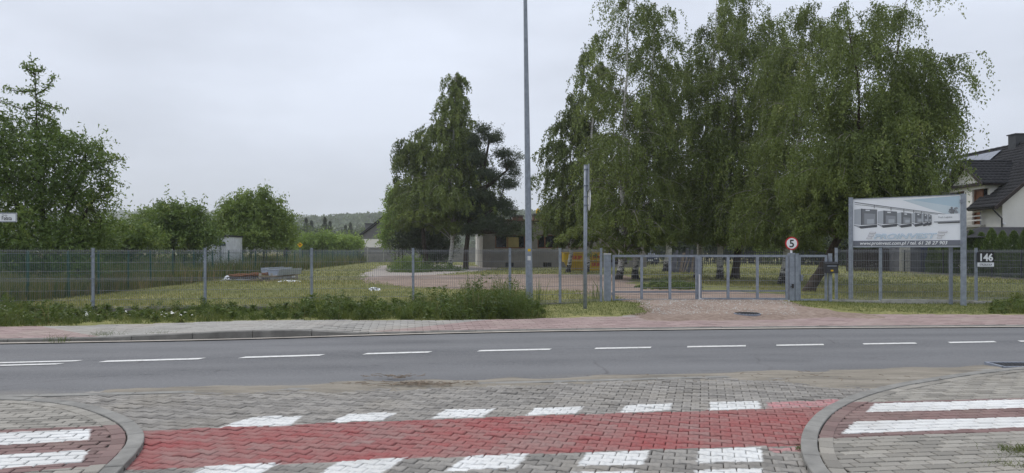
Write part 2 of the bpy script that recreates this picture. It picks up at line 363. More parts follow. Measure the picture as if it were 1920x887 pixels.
def m_farwalk():
    t = NT('far_walk_paver', .9, .15); r = t.rnd()
    c = t.ramp(r, [(0, (.27, .257, .235)), (1, (.35, .335, .305))])
    c = t.mixc(polymask(t, GREYPINK, .05, .02), c, t.ramp(r, [(0, (.27, .20, .185)), (1, (.35, .265, .245))]))
    d = t.noise(.7, 5); c = t.mixc(t.rng(d, .48, .7, 0, .5), c, (.36, .31, .26)); t.col(c); t.bump(t.noise(60, 3), .4, .004); return t.m
M['farwalk'] = m_farwalk()

# ------------------------------------------------------------------ road lines (world curves)
def curve(px, z=0.0):
    P = np.array([G(x, y, z) for x, y in px]); xs = np.arange(-140, 141, .25)
    sl0 = (P[1, 1] - P[0, 1]) / (P[1, 0] - P[0, 0]); sl1 = (P[-1, 1] - P[-2, 1]) / (P[-1, 0] - P[-2, 0])
    ys = np.interp(xs, P[:, 0], P[:, 1])
    ys = np.where(xs < P[0, 0], P[0, 1] + sl0 * (xs - P[0, 0]), ys); ys = np.where(xs > P[-1, 0], P[-1, 1] + sl1 * (xs - P[-1, 0]), ys)
    k = np.exp(-.5 * (np.arange(-12, 13) / 5.0) ** 2); k /= k.sum()
    ys = np.convolve(np.pad(ys, 12, 'edge'), k, 'valid')
    return lambda x: np.interp(x, xs, ys)
Yfar = curve([(0, 643), (400, 637), (577, 632), (665, 628), (960, 621), (1440, 615), (1920, 612)])
Ycen = curve([(65, 684), (280, 678.5), (525, 671), (743, 664), (962, 658.5), (1165, 655), (1340, 652), (1497, 649), (1667, 647), (1820, 644)])
Ynear = curve([(0, 736), (300, 731), (700, 719), (960, 711), (1440, 699), (1900, 687)])
Yback = curve([(0, 613), (180, 611), (480, 599), (700, 601), (960, 599), (1240, 590), (1480, 588), (1920, 590)], .08)
KX = np.array([-60, -9, -7.4, -5.8, -5.0, -3.9, -2.9, 0, 6, 60]); KH = np.array([.055, .055, .06, .11, .135, .125, .035, .024, .018, .018])
def kh(x): return np.interp(x, KX, KH)
def H(x, y):
    x = np.asarray(x, float); y = np.asarray(y, float)
    b = .13 * np.exp(-((x - 5.5) / 4.5) ** 4) * sstep(15.5, 19.0, y) * (1 - sstep(23, 34, y))
    return .055 + b + .03 * (fbm(x, y, 5, 3) - .5) * sstep(16, 19, y)

# ------------------------------------------------------------------ ground sheets
def grid_sheet(name, xs, ys, zf, mat, keep=None):
    Xg, Yg = np.meshgrid(xs, ys); nx, ny = len(xs), len(ys); Zg = zf(Xg, Yg)
    V = np.stack([Xg, Yg, Zg], -1).reshape(-1, 3); i = np.arange(nx * ny).reshape(ny, nx)
    Fq = np.stack([i[:-1, :-1], i[:-1, 1:], i[1:, 1:], i[1:, :-1]], -1).reshape(-1, 4)
    if keep is not None:
        kp = keep(Xg, Yg).ravel(); Fq = Fq[kp[Fq].any(1)]
    us, inv = np.unique(Fq, return_inverse=True)
    return npmesh(name, V[us], inv.reshape(Fq.shape), mat, smooth=True)
gx = np.concatenate([np.linspace(-3500, -80, 40), np.arange(-78, 78, .75), np.linspace(80, 3500, 40)])
gy = np.concatenate([np.linspace(-90, -10, 10), np.arange(-9, 70, .75), np.linspace(72, 300, 40), np.linspace(320, 3400, 40)])
def zground(x, y):
    s = sstep(-.25, .15, y - Yback(np.clip(x, -139, 139))); return -.16 + (H(x, y) + .16) * s
struct(grid_sheet('ground', gx, gy, zground, M['ground']))
rx = np.concatenate([np.linspace(-120, -16, 30), np.arange(-15, 20, .4), np.linspace(21, 120, 30)])
def strip(name, y0, y1, n, zf, mat):
    V = []; 
    for j in range(n + 1):
        t = j / n; yy = y0(rx) * (1 - t) + y1(rx) * t; V.append(np.stack([rx, yy, zf(rx, t)], -1))
    V = np.array(V).reshape(-1, 3); k = len(rx); i = np.arange((n + 1) * k).reshape(n + 1, k)
    return npmesh(name, V, np.stack([i[:-1, :-1], i[:-1, 1:], i[1:, 1:], i[1:, :-1]], -1).reshape(-1, 4), mat, smooth=True)
road = struct(strip('road', lambda x: Ynear(x) - .35, lambda x: Yfar(x) + .05, 10, lambda x, t: 0 * x + .03 * math.sin(math.pi * t) - .012, M['asphalt']))
# pale concrete gutter strip in front of the far kerb
struct(strip('gutter_strip', lambda x: Yfar(x) - .16, lambda x: Yfar(x) + .02, 1, lambda x, t: 0 * x + .010, plain('gutter_concrete', (.38, .345, .30), .9, .1, .2, 3)))
ac = road.data.attributes.new('across', 'FLOAT', 'POINT'); ac.data.foreach_set('value', np.repeat(np.arange(11) / 10.0, len(rx)).astype(np.float32))
def dash(x0, x1, w_=.13, off=0.0):
    xs = np.linspace(x0, x1, 8); mb = MB()
    a = [(x, float(Ycen(x)) + off - w_ / 2, .024) for x in xs]; b = [(x + .05, float(Ycen(x)) + off + w_ / 2, .024) for x in xs]
    n = len(xs); mb.add(a + b, [(i, i + 1, n + i + 1, n + i) for i in range(n - 1)])
    mb.build('lane_marking', M['roadpaint'], road)
for a, b, y in [(197, 367, 678.5), (455, 597, 671), (684, 803, 664), (895, 1030, 658.5), (1112, 1219, 655), (1284, 1398, 652), (1450, 1543, 649), (1614, 1720, 647), (1773, 1868, 644), (1910, 2000, 642.6), (2040, 2130, 641)]:
    dash(G(a, y)[0], G(b, y)[0], .16)
dash(-16, G(128, 684)[0], .12, .13); dash(-16, G(115, 684)[0], .12, -.13)

def inpoly(x, y, poly):
    x = np.asarray(x, float); y = np.asarray(y, float); r = np.zeros(x.shape, bool); n = len(poly)
    for i in range(n):
        x0, y0 = poly[i]; x1, y1 = poly[(i + 1) % n]
        c = ((y0 > y) != (y1 > y)) & (x < (x1 - x0) * (y - y0) / ((y1 - y0) if y1 != y0 else 1e-9) + x0); r ^= c
    return r
def sdist(x, y, poly):
    "signed distance, positive inside"
    d = np.full(np.shape(x), 1e9); n = len(poly)
    for i in range(n):
        a = np.array(poly[i]); b = np.array(poly[(i + 1) % n]); e = b - a; L2 = max(e @ e, 1e-9)
        t = np.clip(((x - a[0]) * e[0] + (y - a[1]) * e[1]) / L2, 0, 1)
        d = np.minimum(d, np.hypot(x - a[0] - t * e[0], y - a[1] - t * e[1]))
    return np.where(inpoly(x, y, poly), d, -d)
def sheet(name, poly, cell, mat, top=.02, rag=.5, slope=.08, base=H, ns=1.2, kind='structure'):
    poly = [tuple(map(float, p)) for p in poly]; A = np.array(poly)
    xs = np.arange(A[:, 0].min() - 1, A[:, 0].max() + 1, cell); ys = np.arange(A[:, 1].min() - 1, A[:, 1].max() + 1, cell)
    def zf(x, y):
        s = sdist(x, y, poly) + rag * (fbm(x, y, ns, 21) - .5) * 2
        return base(x, y) + np.clip(s * slope, -.08, top) + .012 * (fbm(x, y, .5, 5) - .5)
    o = grid_sheet(name, xs, ys, zf, mat, lambda x, y: sdist(x, y, poly) > -(rag + .6)); o['kind'] = kind; return o
sheet('gravel_drive', [G(1225, 596, .08), G(1500, 594, .08), G(1640, 592, .08), G(1500, 575, .15), G(1470, 566, .15), G(1480, 556, .12), G(1200, 540, .1), G(1180, 532, .06), G(1180, 518), G(1000, 516), G(720, 519), G(665, 524), G(690, 534), G(760, 541), G(950, 548), G(1060, 551), G(1140, 560, .15), G(1190, 570, .15)], .22, M['gravel'], .03, .5, .1)
sheet('concrete_yard', [G(672, 521), G(715, 499), G(820, 496), G(940, 503), G(900, 510), G(800, 519)], .5, M['slab'], .02, .9, .06)

def m_paintedjoint():
    t = NT('joint_sand_painted', .95, .1); f = t.noise(20, 5, None, .65); c = t.ramp(f, [(.3, (.022, .02, .018)), (.7, (.05, .045, .038))])
    c = t.mixc(t.math('MULTIPLY', polymask(t, RED_DRIVE_A, .02), .55), c, (.22, .06, .06)); c = t.mixc(t.math('MULTIPLY', polymask(t, WHITE_DRIVE, .03), t.rng(t.noise(9, 5), .4, .6, .3, .85)), c, (.52, .52, .5)); t.col(c); return t.m
M['joint_drive'] = m_paintedjoint()
# ------------------------------------------------------------------ paving: kerbs, course of bricks, pavers
def offset_line(P, d):
    P = np.array(P, float); T = np.gradient(P, axis=0); T /= np.linalg.norm(T, axis=1)[:, None]
    return P + d * np.stack([-T[:, 1], T[:, 0]], 1)
def smooth_line(P, n=160):
    P = np.array(P, float); s = np.r_[0, np.cumsum(np.linalg.norm(np.diff(P, axis=0), axis=1))]; u = np.linspace(0, s[-1], n)
    Qp = np.stack([np.interp(u, s, P[:, 0]), np.interp(u, s, P[:, 1])], 1); k = np.exp(-.5 * (np.arange(-6, 7) / 3.0) ** 2); k /= k.sum()
    q = np.stack([np.convolve(np.pad(Qp[:, i], 6, 'reflect', reflect_type='odd'), k, 'valid') for i in (0, 1)], 1); return q, u
kl = [G(132, 756), G(179, 769), G(207, 776), G(235, 788), G(264, 805), G(279, 823), G(275, 840), G(256, 863), G(226, 887)]
kerb_left, ul = smooth_line([(-16, float(Ynear(-16)) - .30), (-9, float(Ynear(-9)) - .30), (-6.2, 7.74)] + kl + [(-2.65, 4.6), (-2.55, 3.6), (-2.5, 1.0)])
kr = [(2.02, 4.4)] + [G(1499, 879), G(1498, 837), G(1500, 818), G(1512, 798), G(1531, 780), G(1558, 763), G(1588, 750), G(1630, 736), G(1722, 718), G(1800, 706.5), G(1860, 698.5), G(1925, 692)]
kerb_right, ur = smooth_line([(1.95, 1.0), (2.0, 3.6)] + kr + [(9.5, float(Ynear(9.5)) - .16), (20, float(Ynear(20)) - .16)])
def kerb_row(parent, line, u, d0, d1, seg, z0, z1, name, mat, jit=.003, gap=.008):
    "stones between two offsets of a curve; each stone its own piece"
    tot = u[-1]; n = int(tot / seg); A = offset_line(line, d0); B = offset_line(line, d1)
    def at(Lp, s): return np.array([np.interp(s, u, Lp[:, 0]), np.interp(s, u, Lp[:, 1])])
    for k in range(n):
        s0, s1 = k * seg + gap / 2, (k + 1) * seg - gap / 2; m_ = 4 if seg > .4 else 2; ss = np.linspace(s0, s1, m_)
        mid = at(A, (s0 + s1) / 2)
        if mid[1] < 3.4 or abs(mid[0]) > 12: continue
        dz = random.uniform(-jit, jit); mb = MB()
        poly = [at(A, s) for s in ss] + [at(B, s) for s in ss[::-1]]
        c = sum(poly) / len(poly); e = .006
        top = [p + (c - p) / np.linalg.norm(c - p) * e * 1.6 for p in poly]; n_ = len(poly)
        vs = [(p[0], p[1], z0) for p in poly] + [(p[0], p[1], z1 + dz - e) for p in poly] + [(p[0], p[1], z1 + dz) for p in top]
        h = n_ // 2
        fs = [(i, (i + 1) % n_, n_ + (i + 1) % n_, n_ + i) for i in range(n_)] + [(n_ + i, n_ + (i + 1) % n_, 2 * n_ + (i + 1) % n_, 2 * n_ + i) for i in range(n_)]
        fs += [(2 * n_ + i, 2 * n_ + i + 1, 2 * n_ + n_ - 2 - i, 2 * n_ + n_ - 1 - i) for i in range(h - 1)]
        mb.add(vs, fs)
        ob = mb.build(name, mat, parent)
        # make sure tops face up
    return
def fixn(ob):
    pass
# structure bases
WZ, DZ = .035, .0
def flat(name, poly, z, mat):
    mb = MB(); mb.prism([tuple(p) for p in poly], z - .10, z); return struct(mb.build(name, mat))
LA = kerb_left[::4]; RA = kerb_right[::4]
Lc = offset_line(kerb_left, -.13); Rc = offset_line(kerb_right, -.13)
lw_in = offset_line(kerb_left, -.245); rw_in = offset_line(kerb_right, -.245)
def side_ok(line):
    # which side of the kerb line is the walk: left kerb runs west->east->south, walk lies on its right (negative offset)
    return True
top_x = np.linspace(kerb_left[20, 0], kerb_right[-20, 0], 60)
drive_poly = [tuple(p) for p in kerb_left if p[0] > -12 and p[1] > 0.9][::3] + [tuple(p) for p in kerb_right if p[0] < 12][::3]
# the driveway ends where the asphalt begins
drive_poly_full = [(-12.0, float(Ynear(-12)) - .25)] + [p for p in drive_poly] + [(12.0, float(Ynear(12)) - .25)]
drive_poly_full += [(x, float(Ynear(x)) - .22) for x in np.linspace(11.5, -11.5, 40)]
def clean(poly):
    o = [poly[0]]
    for p in poly[1:]:
        if math.hypot(p[0] - o[-1][0], p[1] - o[-1][1]) > .02: o.append(p)
    return o
drive_poly_full = clean(drive_poly_full)
driveway = flat('driveway', drive_poly_full, -.013, M['joint_drive'])
left_poly = clean([tuple(p) for p in lw_in if p[0] > -12.5 and p[1] > 1.5][::3] + [(-12.5, 1.5)])
right_poly = clean([tuple(p) for p in rw_in if p[0] < 12.5 and p[1] > 1.5][::3] + [(12.5, 1.5)])
walk_left = flat('pavement', clean([tuple(p) for p in kerb_left if p[0] > -12.5 and p[1] > 1.5][::3] + [(-12.5, 1.5)]), WZ - .012, M['joint'])
walk_right = flat('pavement', clean([tuple(p) for p in kerb_right if p[0] < 12.5 and p[1] > 1.5][::3] + [(12.5, 1.5)]), WZ - .012, M['joint'])
kerb_row(walk_left, kerb_left, ul, 0.0, -.125, .5, -.1, WZ + .012, 'kerb_stone', M['kerbstone'])
kerb_row(walk_right, kerb_right, ur, 0.0, -.125, .5, -.1, WZ + .012, 'kerb_stone', M['kerbstone'])
kerb_row(walk_left, kerb_left, ul, -.135, -.245, .2, -.02, WZ + .0065, 'edging_brick', M['paver_left'])
kerb_row(walk_right, kerb_right, ur, -.135, -.245, .2, -.02, WZ + .0065, 'edging_brick', M['paver_right'])

def paver_template(out, h=.045, bev=.006):
    out = [np.array(p) for p in out]; n = len(out)
    vs = [(p[0], p[1], -h) for p in out] + [(p[0], p[1], -bev) for p in out]
    c = np.zeros(2)
    for p in out:
        q = p * (1 - bev * 1.3 / max(np.linalg.norm(p), 1e-6)); vs.append((q[0], q[1], 0))
    sides = [(i, (i + 1) % n, n + (i + 1) % n, n + i) for i in range(n)] + [(n + i, n + (i + 1) % n, 2 * n + (i + 1) % n, 2 * n + i) for i in range(n)]
    return np.array(vs, float), sides
def bone():
    a, b, t = .0868, .0105, .030    # half length, wave, flat half-width ratios
    hw = .0465; xs = [-a, -.052, -.030, .030, .052, a]; up = [hw + b, hw + b, hw - b, hw - b, hw + b, hw + b]
    o = [(x, -u) for x, u in zip(xs, up)] + [(x, u) for x, u in zip(xs[::-1], up[::-1])]
    vs, sd = paver_template(o); n = 12
    top = [(2 * n + 0, 2 * n + 1, 2 * n + 10, 2 * n + 11), (2 * n + 1, 2 * n + 2, 2 * n + 9, 2 * n + 10), (2 * n + 2, 2 * n + 3, 2 * n + 8, 2 * n + 9), (2 * n + 3, 2 * n + 4, 2 * n + 7, 2 * n + 8), (2 * n + 4, 2 * n + 5, 2 * n + 6, 2 * n + 7)]
    return vs, sd + top
def brick(lx=.2, ly=.1, gap=.012):
    o = [(-lx / 2 + gap / 2, -ly / 2 + gap / 2), (lx / 2 - gap / 2, -ly / 2 + gap / 2), (lx / 2 - gap / 2, ly / 2 - gap / 2), (-lx / 2 + gap / 2, ly / 2 - gap / 2)]
    vs, sd = paver_template(o); return vs, sd + [(8, 9, 10, 11)]
def lay(parent, poly, tmpl, pitch, ang, mat, z, name, nmax=300, sag=.004, margin=0.0, ymin=3.6, zf=None, pile=None):
    vs, fs = tmpl; ca, sa = math.cos(ang), math.sin(ang); A = np.array(poly)
    ext = max(np.ptp(A[:, 0]), np.ptp(A[:, 1])) + 2; n0 = int(ext / pitch[0]) + 2; n1 = int(ext / pitch[1]) + 2
    cx, cy = A.mean(0); ii, jj = np.meshgrid(np.arange(-n0, n0), np.arange(-n1, n1))
    u = (ii + .5 * (jj % 2)) * pitch[0]; v = jj * pitch[1]; x = cx + u * ca - v * sa; y = cy + u * sa + v * ca
    k = inpoly(x, y, poly) if margin == 0 else sdist(x, y, poly) > margin
    k &= (y > ymin) & (np.abs(x) < .73 * y + 1.2); x, y = x[k], y[k]
    o = np.argsort(np.hypot(x * .8, y)); x, y = x[o], y[o]; n = len(x)
    zz = (z if zf is None else zf(x, y)) + rng.normal(0, sag * .4, n); tl = rng.normal(0, .008, (n, 2)); ra = ang + rng.normal(0, .006, n)
    me = bpy.data.meshes.new(name); me.from_pydata([tuple(p) for p in vs], [], fs); me.materials.append(mat); me.update()
    for i in range(min(nmax, n)):
        ob = bpy.data.objects.new(name, me); COL.objects.link(ob); ob.parent = parent
        ob.location = (x[i], y[i], zz[i]); ob.rotation_euler = (tl[i, 0], tl[i, 1], ra[i])
    if n > nmax:
        x, y, zz, tl, ra = x[nmax:], y[nmax:], zz[nmax:], tl[nmax:], ra[nmax:]; m_ = len(x)
        c, s_ = np.cos(ra)[:, None], np.sin(ra)[:, None]
        V = np.stack([x[:, None] + vs[None, :, 0] * c - vs[None, :, 1] * s_, y[:, None] + vs[None, :, 0] * s_ + vs[None, :, 1] * c,
                      zz[:, None] + vs[None, :, 2] - tl[:, 1:2] * vs[None, :, 0] + tl[:, 0:1] * vs[None, :, 1]], -1).reshape(-1, 3)
        F4 = np.array([f if len(f) == 4 else (*f, f[-1]) for f in fs]); nv = len(vs)
        FF = (F4[None] + (np.arange(m_) * nv)[:, None, None]).reshape(-1, 4)
        ob = npmesh(pile or name + 's', V, FF, mat, None, np.repeat(rng.random(m_), len(fs))); ob.parent = parent; ob['kind'] = 'stuff'
lay(driveway, drive_poly_full, bone(), (.18, .10), R(-15), M['paver_drive'], .002, 'paver', 300, .009, -.09)
lay(walk_left, left_poly, brick(), (.2, .1), R(9), M['paver_left'], WZ, 'paver', 300, .004, -.07)
lay(walk_right, right_poly, brick(), (.2, .1), R(6.7), M['paver_right'], WZ, 'paver', 300, .004, -.07)
# far pavement
far_walk = struct(strip('pavement', lambda x: Yfar(x) + .1, lambda x: Yback(x) + .15, 4, lambda x, t: kh(x) * (1 - t) + .07 * t - .016, M['joint']))
fx = np.linspace(-14, 22, 60)
far_poly = [(x, float(Yfar(x)) + .17) for x in fx] + [(x, float(Yback(x)) + .12) for x in fx[::-1]]
def zfw(x, y):
    t = np.clip((y - Yfar(x) - .1) / (Yback(x) + .05 - Yfar(x)), 0, 1); return kh(x) * (1 - t) + .07 * t
lay(far_walk, far_poly, brick(.3, .15, .010), (.3, .15), R(8), M['farwalk'], 0, 'paver', 0, .004, 0, 3, zfw)
# far kerb stones, one metre each
for k in range(-16, 24):
    x0, x1 = k + .3, k + 1.288; xs = np.linspace(x0, x1, 4); mb = MB(); vs = []
    for x in xs:
        y = float(Yfar(x)); z = float(kh(x)) + .004
        vs += [(x, y, -.1), (x, y, z - .012), (x, y + .014, z), (x, y + .148, z), (x, y + .15, -.1)]
    fs = [(a * 5 + b, (a + 1) * 5 + b, (a + 1) * 5 + b + 1, a * 5 + b + 1) for a in range(3) for b in range(4)] + [(0, 1, 2, 3, 4), (19, 18, 17, 16, 15)]
    mb.add(vs, fs); mb.build('kerb_stone', M['kerbstone_dark'], far_walk)
# near flush edging where driveway meets the asphalt
for k in range(-12, 8):
    x0 = k * 1.0 - .2
    if x0 < -8: continue
    mb = MB(); xs = [x0, x0 + .99]; vs = []
    for x in xs:
        y = float(Ynear(x)) - .30; vs += [(x, y, -.1), (x, y, .008), (x, y + .1, .012), (x, y + .1, -.1)]
    mb.add(vs, [(0, 1, 5, 4), (1, 2, 6, 5), (2, 3, 7, 6), (0, 3, 2, 1), (4, 5, 6, 7)]); mb.build('edging_stone', M['kerbstone'], driveway)
# blown sand along the near edge of the road
sand_poly = [(x, float(Ynear(x)) - .03) for x in np.linspace(-4.5, 8.5, 20)] + [G(1860, 693), G(1760, 709), G(1660, 722), G(1570, 725), G(1460, 709), G(1250, 708), G(1000, 717), G(700, 729), G(450, 735)]
sheet('sand_drift', sand_poly, .06, M['sand'], .008, .13, .08, lambda x, y: 0 * x + .008 + .016 * (fbm(x * .5, y * 2.5, .30, 44) - .5), .5, 'stuff')
# straw and twigs washed to the gutter
def sticks(name, cx, cy, n, sx, sy, mat, z=.03, ln=(.05, .16)):
    mb = MB()
    for i in range(n):
        x, y = cx + random.gauss(0, sx), cy + random.gauss(0, sy); a = random.uniform(0, math.pi); l = random.uniform(*ln); zz = z + random.uniform(0, .02)
        mb.beam((x, y, zz), (x + l * math.cos(a), y + l * math.sin(a) * .6, zz + random.uniform(-.01, .015)), .006, .005)
    return tag(mb.build(name, mat), kind='stuff')
q = G(790, 725); sticks('straw_litter', q[0], q[1], 120, .34, .07, M['old_wood'], .028)
q = G(720, 712); sticks('straw_litter', q[0] + .1, q[1], 36, .16, .05, M['old_wood'], .03)
q = G(1500, 712); sticks('straw_litter', q[0], q[1], 40, 1.2, .2, M['old_wood'], .03, (.03, .08))
# drain grate
q = G(1915, 690); dg = thing('drain_grate', 'black iron drain grate in the gutter at the pavement corner', 'drain', (q[0], q[1] + .1, 0.0))
mb = MB()
for s in (-1, 1): mb.box((q[0], q[1] + .1 + s * .19, .012), (.6, .04, .05)); mb.box((q[0] + s * .29, q[1] + .1, .011), (.04, .34, .05))
mb.build('frame', M['galv_dark'], dg)
for i in range(9): MB().box((q[0] - .24 + i * .06, q[1] + .1, .008), (.022, .335, .05)).build('bar', M['black'], dg)
MB().box((q[0], q[1] + .1, -.002), (.54, .34, .01)).build('pit_shade', M['black'], dg)  # flat black plate stands in for the shade down the drain
# manhole cover in the gravel
q = G(1401, 591, .09); hz = float(H(*q)) + .045
mh = thing('manhole_cover', 'dark round drain cover set in the gravel before the gate', 'manhole cover', (q[0], q[1], hz))
ring = [(q[0] + .30 * math.cos(a), q[1] + .30 * math.sin(a)) for a in np.linspace(0, 2 * math.pi, 25)[:-1]]
MB().prism(ring, hz - .08, hz).build('frame', M['galv_dark'], mh)
for i in range(-4, 5):
    hl = math.sqrt(max(.26 ** 2 - (i * .06) ** 2, .001)); MB().box((q[0] + i * .06, q[1], hz + .004), (.028, 2 * hl, .02)).build('bar', M['black'], mh)

# ------------------------------------------------------------------ lettering and prints
def text(s, size, mat, origin, right, up, parent=None, name='lettering', shear=0.0, bold=0.0, align='LEFT', sx=1.0):
    cu = bpy.data.curves.new('t', 'FONT'); cu.body = s; cu.size = size; cu.shear = shear; cu.offset = bold; cu.align_x = align; cu.resolution_u = 3
    ob = bpy.data.objects.new('t', cu); me = bpy.data.meshes.new_from_object(ob); V = np.array([v.co[:] for v in me.vertices])
    o = np.array(origin, float); r = np.array(right, float); u = np.array(up, float); nrm = np.cross(r, u)
    mb = MB(); mb.add([o + r * p[0] * sx + u * p[1] for p in V], [tuple(p.vertices) for p in me.polygons])
    res = mb.build(name, mat, parent); bpy.data.objects.remove(ob); bpy.data.curves.remove(cu); bpy.data.meshes.remove(me); return res
# ------------------------------------------------------------------ welded mesh fence along the verge
FA = np.array([-10.3, 17.65]); FD = np.array([math.cos(R(10)), math.sin(R(10))]); FP = 2.6
def wire_panel(parent, a, b, z0, z1, step=.05, wr=.0034, name='mesh_panel', mat=None, folds=(.0, .72, 1.42), flats=(.25, .48, .97, 1.19), spikes=.03):
    a = np.array(a, float); b = np.array(b, float); t = b - a; Ln = np.linalg.norm(t); t /= Ln; nrm = np.array([-t[1], t[0]])
    n = int(Ln / step); prof = [(0, z0)]; sc = (z1 - z0) / 1.5
    for f in folds:
        zf = z0 + f * sc
        if f > 0: prof += [(0, zf)]
        prof += [(-.025, zf + .035), (0, zf + .07)]
    prof += [(0, z1 + spikes)]
    mb = MB()
    for i in range(n + 1):
        p = a + t * (i * Ln / n if False else min(i * step + .01, Ln - .005)); j = random.uniform(-.002, .002)
        pts = [(p[0] + nrm[0] * (o - .004) + t[0] * j, p[1] + nrm[1] * (o - .004) + t[1] * j, z) for o, z in prof]
        mb.tube(pts, wr, 3, cap=False)
    for f in folds:
        for dz, o in ((0, 0), (.035, -.025), (.07, 0)):
            z = z0 + f * sc + dz
            q0 = a + nrm * (o + .004); q1 = b + nrm * (o + .004); mb.tube([(*q0, z), (*q1, z)], wr * 1.15, 4)
    for f in flats:
        q0 = a + nrm * .004; q1 = b + nrm * .004; mb.tube([(*q0, z0 + f * sc), (*q1, z0 + f * sc)], wr * 1.2, 4)
    return mb.build(name, mat or M['wire'], parent)
def post(parent, x, y, z0, z1, s=.06, d=.05, rz=0, mat=None, name='fence_post', cap=True):
    mb = MB().box((x, y, (z0 + z1) / 2), (s, d, z1 - z0), rz)
    if cap: mb.box((x, y, z1 + .006), (s + .006, d + .006, .012), rz)
    return mb.build(name, mat or M['galv'], parent)
def clips(parent, x, y, zs, rz):
    mb = MB()
    for z in zs: mb.box((x - .01, y - .032, z), (.075, .012, .03), rz)
    mb.build('panel_clip', M['galv_dark'], parent)['kind'] = 'stuff'
fence = thing('mesh_fence', 'galvanised welded mesh fence on the weedy verge left of the gate', 'fence', (FA[0], FA[1], 0))
pl = [FA + FD * FP * i for i in range(-4, 5)] + [np.array([X_(1050, 19.72), 19.72]), np.array([X_(1127, 19.95), 19.95])]
for i, p in enumerate(pl):
    z0 = float(H(*p)); post(fence, p[0], p[1], z0 - .3, 1.645, .06, .045, R(10)); clips(fence, p[0], p[1], (.35, .9, 1.45), R(10))
    if i < len(pl) - 1:
        q = pl[i + 1]; wire_panel(fence, p + FD * .035, q - FD * .035, .13 + .5 * (float(H(*p)) - .05), 1.60)
        MB().beam((p[0], p[1] + .0, .04), (q[0], q[1], .04), .05, .22).build('plinth_board', M['kerbstone_dark'], fence)
# ------------------------------------------------------------------ gate
GY = 20.3
def gp(px): return X_(px, GY)
gate_z0, gate_z1 = Z_(564, GY), Z_(478, GY)
gb = float(H(gp(1310), GY))
def big_post(px0, px1, z0, z1, d, label, capmat):
    x0, x1 = X_(px0, d), X_(px1, d); t = thing('gate_post', label, 'gate post', ((x0 + x1) / 2, d, z0), 'gate posts')
    MB().box(((x0 + x1) / 2, d, (z0 - .3 + z1) / 2), (x1 - x0, .18, z1 - z0 + .3)).build('post', M['galv'], t, bevel=.008)
    MB().box(((x0 + x1) / 2, d, z1 + .012), (x1 - x0 + .012, .19, .022)).build('cap', capmat, t, bevel=.004); return t
big_post(1132.5, 1145, gb, Z_(477, GY), GY - .05, 'thick steel gate post with pale cap beside the mesh fence', M['lamp_cap'])
big_post(1478.5, 1488, gb, Z_(476, GY), GY + .02, 'steel gate post carrying the round 5 sign', M['galv'])
big_post(1488.8, 1495.5, gb, Z_(477, GY), GY + .03, 'narrower steel post on which the wicket gate hangs', M['galv'])
def leaf(xs, z0, z1, y, name, label, fill=.05, group='gate leaves'):
    t = thing(name, label, 'gate', (xs[0], y, z0), group); s = .065
    for x in xs: MB().box((x, y, (z0 + z1) / 2), (s if x in (xs[0], xs[-1]) else .075, .05, z1 - z0)).build('upright', M['galv'], t)
    for z, h in ((z0 + .025, .055), (z1 - .03, .065)):
        for a, b in zip(xs[:-1], xs[1:]): MB().box(((a + b) / 2, y, z), (b - a - s - .006, .048, h)).build('rail', M['galv'], t)
    for a, b in zip(xs[:-1], xs[1:]):
        mb = MB(); lo, hi = a + .04, b - .04; n = int((hi - lo) / fill)
        for i in range(n + 1): mb.tube([(lo + (hi - lo) * i / n, y - .006, z0 + .05), (lo + (hi - lo) * i / n, y - .006, z1 - .06)], .0029, 3, cap=False)
        for k in range(1, 7):
            z = z0 + (z1 - z0) * k / 7; mb.tube([(a + .03, y + .004, z), (b - .03, y + .004, z)], .0048, 4)
        mb.build('mesh_infill', M['wire'], t)
        if len(xs) > 2: MB().box(((a + b) / 2, y + .012, z0 + .25), (b - a - s - .01, .03, .045)).build('lower_rail', M['galv_dark'], t)
    return t
gl = leaf([gp(1150.5), gp(1203), gp(1256), gp(1306)], gate_z0, gate_z1, GY, 'swing_gate', 'grey steel gate leaf with mesh infill hinged beside the fence end')
glr = leaf([gp(1313), gp(1365), gp(1420), gp(1475)], gate_z0 + .03, gate_z1, GY, 'swing_gate', 'grey steel gate leaf hinged under the 5 speed sign')
wk = leaf([gp(1499.5), gp(1549.5)], gate_z0, gate_z1, GY + .03, 'wicket_gate', 'narrow mesh wicket gate between the sign post and letter box', .045)
for z in (gate_z0 + .2, gate_z1 - .25): MB().tube([(gp(1147.6), GY - .03, z - .04), (gp(1147.6), GY - .03, z + .04)], .022, 8).build('hinge', M['galv_dark'], gl)
MB().box((gp(1309), GY - .045, (gate_z0 + gate_z1) / 2), (.06, .03, gate_z1 - gate_z0 - .02)).build('meeting_bar', M['galv'], gl)
mb = MB(); mb.box((gp(1310), GY - .08, (gate_z0 + .35)), (.035, .03, .8)); mb.box((gp(1311.5), GY - .085, gate_z0 - .02), (.07, .045, .2)); mb.box((gp(1313.5), GY - .085, gate_z0 + .03), (.16, .04, .06))
mb.build('drop_bolt', M['lamp_cap'], gl)
mb = MB(); mb.box((gp(1484), GY - .10, gate_z0 + .42), (.05, .03, .12)); mb.tube([(gp(1482), GY - .12, gate_z0 + .42), (gp(1479), GY - .14, gate_z0 + .4)], .012, 6); mb.build('latch', M['black'], glr)
mb = MB(); mb.box((gp(1503), GY - .01, gate_z0 + .65), (.06, .05, .16)); mb.tube([(gp(1503), GY - .06, gate_z0 + .68), (gp(1506.5), GY - .06, gate_z0 + .68)], .01, 6); mb.build('lock', M['galv_dark'], wk)
